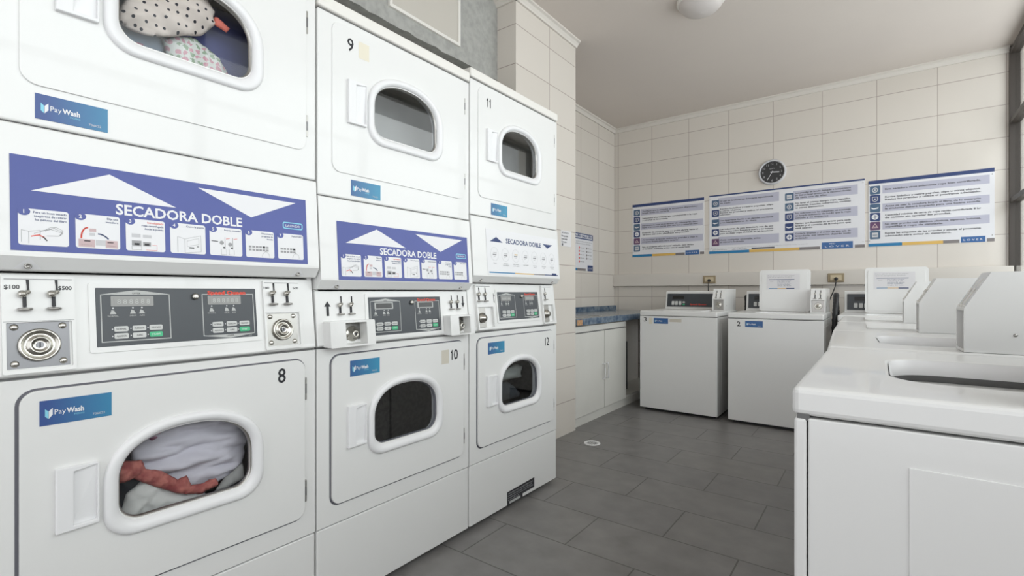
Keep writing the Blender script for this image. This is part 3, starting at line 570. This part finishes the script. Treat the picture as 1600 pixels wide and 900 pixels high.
# 12 and 11: a few pieces
cloth('grey_towel', D12, [(.23, .60), (.50, .595), (.51, .66), (.45, .665), (.36, .645), (.27, .66)], .09, .010, mat('sage_towel', (.30, .31, .28), .9), 'grey green towel lying high behind the window of dryer 12', 'towel', 15, (10, 30), .03)
cloth('dark_laundry', D12, [(.21, .49), (.50, .49), (.50, .52), (.40, .58), (.22, .59)], .10, .012, mat('dark_grey_cloth', (.04, .045, .05), .9), 'dark garment at the bottom of the window of dryer 12', 'garment', 16, (12, 16), .03)
# ---------------------------------------------------------------- top-loading washers
def roundloop(x0, x1, y0, y1, r, z, n=8): return [(p[0], p[1], z) for p in rrect(x0, x1, y0, y1, r, n)]
def circ(cx, cy, r, z, n): # start angle matches rrect ordering
    return [(cx+r*cos(-pi/2+2*pi*(i+.5)/n-pi/n*0), cy+r*sin(-pi/2+2*pi*(i+.5)/n), z) for i in range(n)]
def washer(loc, rz, label, W=.651, top=.875, lid='closed', num=None, notice=False, hidden_panel=False, group=None, extra=None, cy=.29):
    root = empty('washing_machine', loc, rz, label, 'washing machine', group)
    D = .71; X0 = .150*W/.651; X1 = X0+.374; lid0, lid1 = .108, .440
    body = MB().box(.001, W-.001, .0185, D, .022, top-.046, 'enamel', .002).box(.03, W-.03, .05, D-.04, 0, .022, 'black'); 
    for xx in (0, 1):
        xa, xb = ((W-.0015, W+.0007) if xx else (-.0007, .0015))
        body.box(xa, xb, .137, .57, .18, .80 if top > .88 else .78, 'enamel', .0008)
    body.build('cabinet', root)
    MB().plate([(0, .024), (W, .024), (W, top-.047), (0, top-.047)], [], 0, .0165, 'enamel').build('front_panel', root, .004)
    MB().box(.002, W-.002, .004, .02, top-.05, top-.04, 'seam').build('panel_seam', root)
    op = [(p[0], p[1]) for p in rrect(X0+.012, X1-.012, lid0+.012, lid1-.015, .085, 8)]
    MB().plate([(0, -.003), (W, -.003), (W, D), (0, D)], [op], top, top-.043, 'enamel', 'z').build('top_cover', root, .009)
    n = len(op); ccx, ccy = (X0+X1)/2, (lid0+lid1)/2
    bas = MB().loft([[(p[0], p[1], top-.002) for p in op], [(ccx+(p[0]-ccx)*.97, ccy+(p[1]-ccy)*.97, top-.012) for p in op], [(ccx+(p[0]-ccx)*.95, ccy+(p[1]-ccy)*.95, top-.030) for p in op], [(ccx+(p[0]-ccx)*.96, ccy+(p[1]-ccy)*.96, top-.032) for p in op]], 'plastic')
    bas.build('lid_well', root)
    MB().loft([[(ccx+(p[0]-ccx)*k, ccy+(p[1]-ccy)*k, top+z) for p in op] for k, z in ((.97, -.032), (1.0, -.05), (1.0, -.42), (.001, -.42))], 'tub').lathe((ccx, ccy, top-.42), [(.09, 0), (.05, .06), (.035, .26), (.02, .28), (.0001, .28)], 'plasticlite', 'z', 20).build('tub', root)
    if lid == 'closed':
        l = MB().plate(rrect(X0, X1, lid0-.004, lid1, .03, 6), [], top+.006, top-.001, 'enamel', 'z').build('lid', root, .003)
    else:
        l = MB(); lean = .05 if lid == 'open' else .17; h = .345
        l.plate(rrect(X0, X1, 0, h, .022, 6), [], -.010, .010, 'enamel')
        l.plate(rrect(X0+.018, X1-.018, .018, h-.018, .018, 6), [], -.013, -.009, 'enamel')
        for xx in (X0-.004, X1-.004): l.box(xx, xx+.008, -.006, .006, h*.60, h*.60+.012, 'dsteel', .002)
        tr = lambda mb: setattr(mb, 'v', [(x, lid1+.012+y+(z)*lean, top+.004+z*(1-lean*lean/2)) for x, y, z in mb.v]) or mb
        lo = tr(l).build('lid', root, .004)
        if notice:
            q = MB().rect(X0+.055, X1-.075, h-.165, h-.035, -.0135, 'paper'); e = -.0138; a, b = X0+.062, X1-.083
            for k in range(3): q.text(['Para abrir la puerta espere', 'que el programa finalice', 'completamente.'][k][:26], a+.002+.0*k, h-.052-.0125*k if k < 2 else h-.077, .007, e, 'artgrey', fitw=(b-a-.03)*(1, .9, .5)[k]) if k < 2 else None
            q.rect(a+.01, b-.03, h-.083, h-.079, e, 'snavy')
            for k, s in enumerate(['No sobrecargue', 'la lavadora ni use', 'exceso de jabón', 'revise bolsillos', 'antes de lavar']): q.text(s, a+.075, h-.095-.0105*k, .0065, e, 'navy', fitw=.10-.008*(k % 2))
            q.text('AVISO', a+.02, h-.10, .006, e, 'artgrey')
            q.rect(a+.01, a+.075, h-.157, h-.153, e, 'teal'); q.rect(a+.075, a+.14, h-.157, h-.153, e, 'yellow'); q.rect(a+.14, b-.03, h-.159, h-.152, e, 'snavy')
            tr(q).build('notice', lo)
    # control housing and coin box
    hx = .54*W/.651
    ch = MB().ext([(.605, top), (.615, top+.014), (.640, top+.165), (.66, top+.172), (D+.01, top+.172), (D+.01, top)], .012, hx, 'enamel').build('control_housing', root, .004)
    cp = MB().box(.030, hx-.025, 0, .003, top+.022, top+.148, 'dark'); e = -.0005
    for k in range(3): cp.plate(rrect(.075+.034*k, .100+.034*k, top+.038, top+.075, .004, 3), [], -.003, 0, 'lgrey')
    cp.plate(rrect(.180, .202, top+.058, top+.072, .003, 3), [], -.003, 0, 'lgrey'); cp.plate(rrect(.180, .202, top+.038, top+.050, .003, 3), [], -.003, 0, 'green')
    cp.box(.08, .19, -.002, 0, top+.095, top+.125, 'lcdk'); cp.text('Speed Queen', .25, top+.040, .012, e, 'red', fitw=.15, bold=.03)
    cp.shear(.167, top+.014, .6105).build('control_panel', root)
    cx0, cx1 = W-.112, W-.012; yb = cy; pf = [(yb+.024, top+.001), (yb+.024, top+.100), (yb, top+.100), (yb, top+.105), (yb+.048, top+.192), (D, top+.192), (D, top+.001)]
    pq = [(yb, top+.001)]+pf[3:]
    cb = MB().ext(pf, cx0+.0075, cx1-.0075, 'enamel').ext(pq, cx0, cx0+.0075, 'enamel').ext(pq, cx1-.0075, cx1, 'enamel').box(cx0+.007, cx1-.007, yb, yb+.03, top+.001, top+.008, 'enamel').build('coin_box', root)
    MB().box(cx0+.009, cx1-.009, yb+.020, yb+.0255, top+.009, top+.098, 'steel', .001).build('lock_plate', cb)
    MB().lathe(((cx0+cx1)/2, yb+.020, top+.052), [(.027, 0), (.027, -.008), (.022, -.010), (.014, -.005), (.012, -.012), (.0001, -.012)], 'chrome', n=24).disc((cx0+cx1)/2, top+.052, .004, yb+.0075, 'ink', 10).build('lock', cb)
    for k in (0, 1):
        m = MB(); sx = cx0+.030+.036*k
        m.box(sx-.003, sx+.003, -.006, 0, .012, .052, 'ink', .001).lathe((sx, -.008, .050), [(0, -.006), (.006, -.003), (.006, .003), (0, .006)], 'chrome', n=12).box(sx-.01, sx+.01, -.012, 0, .004, .010, 'steel', .001).box(sx-.002, sx+.004, -.003, 0, .06, .082, 'dsteel')
        if top > .88: m.ms = [MT['cap'] for q in m.ms]
        dx, dz = .048, .087; Ln = math.hypot(dx, dz)
        m.v = [(x, cy+z*dx/Ln+y*.3*dz/Ln, top+.105+z*dz/Ln-y*.3*dx/Ln) for x, y, z in m.v]; m.build('coin_slide', cb)
    MB().lathe((cx1+.0, .36, top+.045), [(.004, -.0005), (.004, .0015), (.0001, .0018)], 'steel', 'x', 10).lathe((cx1, .60, top+.045), [(.004, -.0005), (.004, .0015), (.0001, .0018)], 'steel', 'x', 10).build('side_screw', cb)
    if num: MB().text(num[0], num[1], top-.095 if num[0] == '3' else top-.105, .036, -.0006, 'ink', bold=.012, fitw=.026).build('number', root)
    if num: pay(MB(), num[1]+num[2], num[1]+num[2]+.125, top-.11, top-.062, -.0008, 'stk2').build('sticker', root)
    if extra: MB().rect(.085, .112, top-.115, top-.062, -.0006, 'cream').rect(.265, .365, top-.092, top-.066, -.0006, 'tan').build('faded_label', root)
    return root
GB = 'top-loading washers against the back wall'
washer((-1.70, 4.186, 0), 0, 'white top-loading washer numbered 3 with its lid closed, beside the counter', num=('3', .035, .092), group=GB, extra=True)
washer((-.967, 4.186, 0), 0, 'white top-loading washer numbered 2 with its lid standing open, second from the counter', lid='open', num=('2', .068, .06), notice=True, group=GB)
washer((-.235, 4.186, 0), 0, 'white washer in the back right corner with open lid, front hidden by the row', lid='open', notice=True, group=GB)
GRW = 'top-loading washers in the row under the windows'
washer((-.104, 1.537, 0), -pi/2, 'nearest white washer at the lower right, large side panel facing us, well open', W=.675, top=.895, lid='wide', group=GRW, cy=.27)
washer((-.137, 2.218, 0), -pi/2+radians(2.6), 'white washer second from the camera in the right-hand row, with the largest coin box', top=.895, lid='wide', group=GRW, cy=.272)
washer((-.156, 2.885, 0), -pi/2+radians(1.6), 'white washer third from the camera in the right-hand row', top=.895, group=GRW, cy=.252)
washer((-.170, 3.552, 0), -pi/2+radians(1.0), 'white washer farthest in the right-hand row, before the corner washer', top=.895, group=GRW, cy=.252)
# hoses and cables
def hose(pts, r, label, name='drain_hose'):
    P = []; n = 90
    for i in range(n+1):
        t = i/n*(len(pts)-1); k = min(int(t), len(pts)-2); u = t-k
        p = [Vector(pts[max(0, min(len(pts)-1, k+j))]) for j in (-1, 0, 1, 2)]
        P.append(.5*((2*p[1])+(p[2]-p[0])*u+(2*p[0]-5*p[1]+4*p[2]-p[3])*u*u+(3*p[1]-p[0]-3*p[2]+p[3])*u**3))
    m = MB().tube(P, (lambda t: r*(1+.10*sin(t*360))) if r > .01 else r, 'black', 12); return tag(m.build(name), label, 'hose' if r > .01 else 'cable')
hose([(-.272, 4.50, .03), (-.276, 4.50, .45), (-.272, 4.52, .80), (-.266, 4.56, .96), (-.270, 4.66, 1.015), (-.28, 4.80, .97), (-.285, 5.0, .9), (-.285, 5.15, .7)], .019, 'black drain hose rising in the gap right of washer 2')
hose([(-1.0, 5.08, .03), (-1.0, 5.08, .6), (-1.0, 5.06, .90), (-.995, 5.02, .985), (-.985, 4.98, .97), (-.985, 4.97, .80)], .017, 'black drain hose bend showing between washers 3 and 2')
for X, lab, end in ((-1.39, 'beige power outlet on the wall rail above washer 3', [(-1.388, 5.23, 1.155), (-1.386, 5.20, 1.10), (-1.385, 5.19, 1.06), (-1.385, 5.18, .95)]), (-.306, 'beige power outlet on the wall rail right of the open lid of washer 2', [(-.304, 5.23, 1.155), (-.31, 5.18, 1.08), (-.345, 5.08, .96), (-.352, 4.98, .90), (-.35, 4.97, .80)])):
    o = empty('power_outlet', (X, 5.255, 1.166), 0, lab, 'power outlet', 'outlets on the back wall rail')
    MB().box(-.062, .062, -.010, 0, -.040, .040, 'brass', .006).build('cover_plate', o); MB().box(-.042, .042, -.014, -.008, -.024, .024, 'outin', .002).build('socket', o)
    MB().lathe((.002, -.014, -.010), [(.014, 0), (.014, -.018), (.008, -.024), (.0001, -.024)], 'black', n=14).build('plug', o)
    hose(end, .0045, 'thin black cable hanging from the '+('left' if X < -1 else 'right')+' outlet on the wall rail', 'power_cable')
# ---------------------------------------------------------------- counter, cabinet
t = empty('base_cabinet', (-1.85, 3.262, 0), pi/2, 'white two-door base cabinet under the blue counter, beside the tiled pillar', 'cabinet')
MB().box(.002, .965, .016, .60, .06, .775, 'wood').box(.0, .965, .0, .018, .725, .772, 'wood', .002).box(-.001, .010, -.002, .03, .0, .775, 'woodedge').build('body', t)
MB().box(.0, 1.72, .012, .03, 0, .068, 'wood').build('plinth', t)
MB().box(.965, 1.98, .02, .60, .068, .085, 'wood').box(1.00, 1.98, .30, .315, .085, .775, 'cap').build('open_shelf', t)
for a, b, hx in ((.012, .516, .488), (.524, .962, .552)):
    d = MB().box(a, b, -.003, .015, .072, .716, 'wood', .002).build('door', t)
    MB().box(a+.001, b-.001, .0, .0145, .717, .7235, 'seam').build('shadow_gap', d)
    MB().tube([(hx, -.003, .44), (hx, -.022, .445), (hx, -.026, .40), (hx, -.026, .36), (hx, -.022, .315), (hx, -.003, .32)], .006, 'plastic').build('handle', d)
c = empty('countertop', (-1.82, 3.262, 0), pi/2, 'blue marbled laminate countertop in the left back corner with a worn edge', 'countertop')
MB().box(.0, 2.03, .004, .636, .785, .832, 'ctop').box(.0, 2.03, .0, .006, .783, .834, 'counter', .002).build('worktop', c)
MB().box(.0, 2.03, .616, .636, .832, .884, 'counter', .002).build('backsplash', c)
MB().box(.004, .085, -.0025, .001, .785, .826, 'chip', .001).build('chipped_edge', c, label='bare chipboard showing at the broken corner')
MB().plate(rrect(.05, .62, .08, .50, .05), [rrect(.07, .60, .10, .48, .04)], .8335, .832, 'steel', 'z').loft([roundloop(.07, .60, .10, .48, .04, .8335, 6), roundloop(.09, .58, .12, .46, .04, .795, 6)], 'dsteel', False, True).build('sink_basin', c)
p = tag(MB().tube([(-1.97, 4.50, .0995), (-1.97, 4.50, .35), (-1.97, 4.50, .56)], .014, 'black').build('drain_pipe'), 'short black pipe standing in the open bay beside the base cabinet', 'pipe')
# floor drain
t = empty('floor_drain', (-1.58, 3.045, 0), 0, 'round white floor drain in the dark tiles before the pillar', 'drain')
MB().lathe((0, 0, 0), [(.056, .0), (.055, .003), (.044, .004), (.042, .002), (.0001, .002)], 'plastic', 'z', 28).build('drain_rim', t)
g = MB()
for a in range(14): g.box(-.003, .003, .018, .037, .002, .0026, 'dsteel'); k = len(g.v)-8; q = 2*pi*a/14; g.v[k:] = [(x*cos(q)-y*sin(q), x*sin(q)+y*cos(q), z) for x, y, z in g.v[k:]]
g.lathe((0, 0, 0), [(.012, .002), (.011, .0032), (.0001, .0032)], 'steel', 'z', 12).build('grate', t)
# ceiling lamp
t = empty('ceiling_lamp', (-.915, 3.255, H), 0, 'round frosted ceiling lamp, switched off, at the top edge', 'ceiling lamp')
MB().lathe((0, 0, 0), [(.145, 0), (.147, -.018), (.137, -.026), (.12, -.026)], 'cap', 'z', 40).build('lamp_base', t)
MB().lathe((0, 0, 0), [(.132, -.024), (.128, -.045), (.105, -.070), (.06, -.087), (.0001, -.093)], 'lampw', 'z', 40).build('lamp_shade', t)
# clock
t = empty('wall_clock', (-.82, 5.3, 2.188), 0, 'round black-faced clock with a pale rim on the back wall', 'clock')
MB().lathe((0, 0, 0), [(.118, 0), (.121, -.018), (.117, -.030), (.108, -.033), (.103, -.028), (.102, -.018)], 'lite', n=48).build('rim', t)
f = MB().lathe((0, 0, 0), [(.104, -.020), (.0001, -.020)], 'dialm', n=48)
for i in range(1, 13): a = pi/2-2*pi*i/12; f.text(str(i), .080*cos(a), .080*sin(a)-.009, .019, -.0205, 'artgrey', al='C', bold=.02)
for i in range(60): a = 2*pi*i/60; f.disc(.099*cos(a), .099*sin(a), .0014, -.0205, 'artgrey', 6)
f.text('QUARTZ', 0, .030, .007, -.0205, 'lite', fitw=.045, al='C'); f.build('dial', t)
def hand(a, l, wd, m, y):
    a = pi/2-a; return MB().line([(-.012*cos(a), -.012*sin(a)), (l*cos(a), l*sin(a))], wd, y, m).disc(0, 0, .006, y-.0003, m, 12).build('clock_hand', t)
hand(2*pi*3.2/12, .058, .008, 'white', -.022); hand(2*pi*35/60, .075, .005, 'lite', -.023)
# ---------------------------------------------------------------- wall signs
def strip(m, x0, x1, z0, h, e, w_):
    L = x1-x0
    for a, b, c in ((0, .29, 'teal'), (.29, .62, 'yellow'), (.62, .745, 'grey'), (.945, 1, 'grey')): m.rect(x0+a*L, x0+b*L, z0, z0+h, e, c)
def rowicon(m, x, z, s, k, e, c):
    m.plate(rrect(x, x+s, z, z+s, s*.1, 3), [], e-.0003, e, c); cx, cz = x+s/2, z+s/2; q = e-.0006
    ic = 'lite'
    if k % 6 == 0: m.plate([(cx+s*.3*cos(t*pi/8), cz+s*.3*sin(t*pi/8)) for t in range(16)], [[(cx+s*.2*cos(t*pi/8), cz+s*.2*sin(t*pi/8)) for t in range(16)]], q, q+.0002, ic); m.disc(cx, cz, s*.1, q, ic, 10)
    elif k % 6 == 1: m.line([(cx-s*.25, cz+s*.25), (cx-s*.25, cz-s*.15), (cx, cz-s*.3), (cx+s*.25, cz-s*.15), (cx+s*.25, cz+s*.25)], s*.08, q, ic, True); m.disc(cx, cz, s*.1, q, ic, 10)
    elif k % 6 == 2: m.flat([(cx-s*.35, cz+s*.1), (cx-s*.1, cz-s*.02), (cx+s*.35, cz+s*.08), (cx+s*.3, cz-s*.08), (cx-s*.1, cz-s*.15), (cx-s*.35, cz-s*.05)], q, 'white')
    elif k % 6 == 3: m.disc(cx, cz, s*.33, q, 'white', 18); m.rect(cx-s*.03, cx+s*.03, cz-s*.25, cz+s*.25, q-.0003, c); m.rect(cx-s*.25, cx+s*.25, cz-s*.03, cz+s*.03, q-.0003, c)
    elif k % 6 == 4: m.line([(cx-s*.28, cz-s*.2), (cx, cz+s*.25), (cx+s*.28, cz-s*.2)], s*.07, q, 'pink', True); m.rect(cx-s*.2, cx+s*.2, cz-s*.12, cz-s*.06, q, 'pink')
    else: m.rect(cx-s*.3, cx+s*.3, cz-s*.28, cz+s*.28, q, 'lite'); m.rect(cx-s*.22, cx+s*.22, cz-s*.05, cz+s*.02, q-.0003, c)
def poster(x0, x1, z0, z1, label, cols, tb, name='wall_sign'):
    """cols: list of (icon x, text x0, text x1, rows, top z, bottom z)"""
    t = empty(name, (x0, 5.3, z0), 0, label, 'sign', 'laundry rule signs on the back wall'); W, Hh = x1-x0, z1-z0
    MB().box(0, W, -.004, 0, 0, Hh, 'ppaper').build('board', t)
    m = MB().rect(0, W, Hh-tb, Hh, -.0044, 'snavy'); e = -.0044
    strip(m, 0, W, 0, .026, e, W); m.rect(W*.755, W*.935, -.002+.002, .060 if W > 1 else .046, e-.0003, 'stk2')
    m.text('RED', W*.80, .040, .010, e-.0006, 'white', fitw=W*.035) if W > 1 else None
    m.text('L O V E R', W*.775, .014, .014, e-.0006, 'white', fitw=W*.14); m.build('colour_band', t)
    k = 0
    for ix, tx0, tx1, rows, zt, zb in cols:
        n = len(rows); rh = (zt-zb)/n; r = MB(); ik = MB()
        for i, lines in enumerate(rows):
            zc_ = zt-rh*i
            if i % 2 == 0: r.rect(tx0-.018, tx1+.02, zc_-rh*.93, zc_-.004, -.0044, 'stripe')
            s = rh*.86; rowicon(ik, ix, zc_-rh*.95, min(rh*.93, .084 if .79 < W < 1 else .072), k, -.0044, ('slate', 'snavy', 'slate', 'snavy', 'plum', 'slate')[k % 6] if not (len(cols) > 1 and i == 3) else 'snavy'); k += 1
            nl = len(lines); lh = min(.022, rh*.8/max(nl, 2)); base = zc_-rh*.5+lh*(nl/2-1)+lh*.25
            for j, s_ in enumerate(lines): r.text(s_, tx0, base-lh*j, lh*.60, -.0048, 'sgrey', maxw=tx1-tx0, fitw=min(tx1-tx0-.03, len(s_)*.0125), bold=.03)
        r.build('text_rows', t); ik.build('pictograms', t)
    if W > 1: MB().text('En caso de dudas o problemas con las máquinas comuníquese con el encargado o escríbanos a nuestros canales de atención', .02, .052, .007, -.0048, 'artgrey', fitw=.86).text('www.lavanderia.cl', .03, .034, .009, -.0048, 'sgrey', fitw=.14).text('@redlover', .22, .034, .009, -.0048, 'sgrey', fitw=.14).rect(.40, .60, .030, .044, -.0048, 'sgrey').build('footer_text', t)
    for a in (.008, W-.012): MB().lathe((a, -.004, Hh-tb-.018), [(.004, 0), (.003, -.002), (.0001, -.003)], 'steel', n=8).lathe((a, -.004, .05), [(.004, 0), (.003, -.002), (.0001, -.003)], 'steel', n=8).build('pin', t)
R1 = [['Verifique que la máquina se encuentre disponible y', 'limpia antes de cargarla'], ['Seleccione el programa que corresponde a la ropa', 'y agregue el detergente'], ['Introduzca la ropa en el tambor sin sobrecargar, llene', 'hasta tres cuartas partes para que lave y enjuague bien'], ['Después de cerrar la tapa no podrá abrirla hasta el', 'término del ciclo, planifique sus prendas'], ['Al terminar el lavado retire sus prendas y deje la', 'máquina limpia para otro usuario'], ['No se aceptan alfombras ni calzado, que dañan', 'el tambor, consulte antes con el encargado']]
poster(-2.238, -1.454, 1.433, 2.023, 'narrow printed rules sign with six icons, leftmost on the back wall', [(.016, .115, .75, R1, .535, .055)], .030)
R2 = [['Al usar las lavadoras use detergente especialmente', 'de matic'], ['Revise bolsillos y retire papeles, clips', 'u otros objetos.', 'Revise las prendas y utilice el programa', 'adecuado'], ['Use detergente líquido o en cápsulas, suavizante', 'y no blanqueadores de cloro'], ['Las máquinas de esta lavandería son de uso', 'diario y para todos. Respete al usuario y los tiempos', 'para no dejar ropa olvidada en las lavadoras'], ['Ante cualquier anomalía, avise', 'al número indicado']]
R3 = [['Las prendas de lavado delicado o temperatura', 'se deben lavar siguiendo la recomendación', 'de cada una de ellas'], ['No lavar al mismo tiempo ropa, zapatillas,', 'alfombras, frazadas, cobertores, cortinas', 'ni otros elementos'], ['No sobrecargue las máquinas, se aconseja', 'un lavado suficiente de modo que la ropa', 'circule y se enjuague'], ['Revise que funcione su tarjeta para cada', 'lavado y el servicio de la máquina que', 'está usando'], ['Cuide la limpieza y el orden de esta sala de', 'lavandería, sus usuarios dejarán todo', 'ordenado']]
poster(-1.403, -.098, 1.430, 2.030, 'widest rules sign with two columns of icons, middle of the back wall under the clock', [(.025, .105, .62, R2, .570, .075), (.690, .775, 1.235, R3, .560, .085)], .014)
R4 = [['Esta secadora sirve solamente ropa bien centrifugada.'], ['Revise bolsillos y retire papeles, clips u otros objetos.', 'Revise las prendas y utilice el programa adecuado.'], ['Antes de usar la secadora limpie el filtro, de lo contrario', 'la siguiente deberá limpiarlo para una buena secada.'], ['Capacidad máxima de carga de ropa recién centrifugada 8 kg', 'de cambio sin apretar las prendas.'], ['No secar prendas con elásticos, plásticos, espumas, botones,', 'zapatillas o ropa de gimnasia.'], ['Revise las etiquetas de las prendas y escoja el programa', 'adecuado para evitar su deterioro.']]
poster(-.072, .720, 1.432, 2.003, 'rightmost rules sign with six icons and long text lines, beside the window', [(.010, .115, .745, R4, .525, .060)], .030)
# smaller notices on the side walls
t = empty('wall_notice', (-2.46, 4.262, 1.258), pi/2, 'small white notice with a dark blue heading and red oval on the left wall', 'sign')
MB().box(0, .49, -.003, 0, 0, .385, 'ppaper').build('board', t)
m = MB().plate([(0, .325), (.49, .325), (.49, .385), (0, .385)], [[(.02, .337), (.47, .337), (.47, .375), (.02, .375)]], -.0036, -.003, 'snavy'); m.text('HORARIO SALA USO', .03, .346, .022, -.0038, 'snavy', fitw=.43, bold=.05)
m.plate([(.065+.05*cos(q*pi/12), .175+.055*sin(q*pi/12)) for q in range(24)], [[(.065+.036*cos(q*pi/12), .175+.040*sin(q*pi/12)) for q in range(24)]], -.0036, -.003, 'red'); m.rect(.055, .075, .14, .21, -.0036, 'red')
for k, s in enumerate(['Estimados usuarios, se informa el horario de uso', 'de la lavandería de lunes a domingo']): m.text(s, .02, .295-.022*k, .010, -.0036, 'sgrey', fitw=.45-.03*k)
for r in range(5):
    for q in range(2 if r < 4 else 1): m.disc(.19+.16*q, .235-.035*r, .012, -.0036, 'red' if q == 0 else 'grey', 12); m.text('08:00 a 22:00', .21+.16*q, .230-.035*r, .010, -.0036, 'sgrey', fitw=.09)
m.rect(0, .15, 0, .024, -.0036, 'teal'); m.rect(.15, .33, 0, .024, -.0036, 'grey'); m.rect(.37, .49, 0, .06, -.0036, 'snavy'); m.text('LOVER', .385, .02, .016, -.0038, 'lite', fitw=.09); m.build('print', t)
t = empty('paper_notice', (-1.83, 3.045, 1.370), pi/2, 'small grey printed paper taped to the tiled pillar beside dryer 11', 'sign')
MB().box(0, .145, -.002, 0, .0, .115, 'paper').build('sheet', t)
m = MB()
for k, s in enumerate(['AVISO', 'Mantenga limpia', 'la sala de lavado', 'Gracias']): m.text(s, .008, .092-.022*k, .012, -.0025, 'sgrey', fitw=.10-.01*k, bold=.02)
m.disc(.020, .012, .010, -.0025, 'sgrey', 12).build('print', t)
# small white cap lying on top of the right dryer
tag(MB().lathe((-1.50, 1.705, 2.012), [(.030, 0), (.030, .02), (.024, .034), (.010, .042), (.0001, .043)], 'plastic', 'z', 18).build('plastic_cap'), 'small round white plastic cap lying on top of the dryer by the pillar', 'plastic cap')
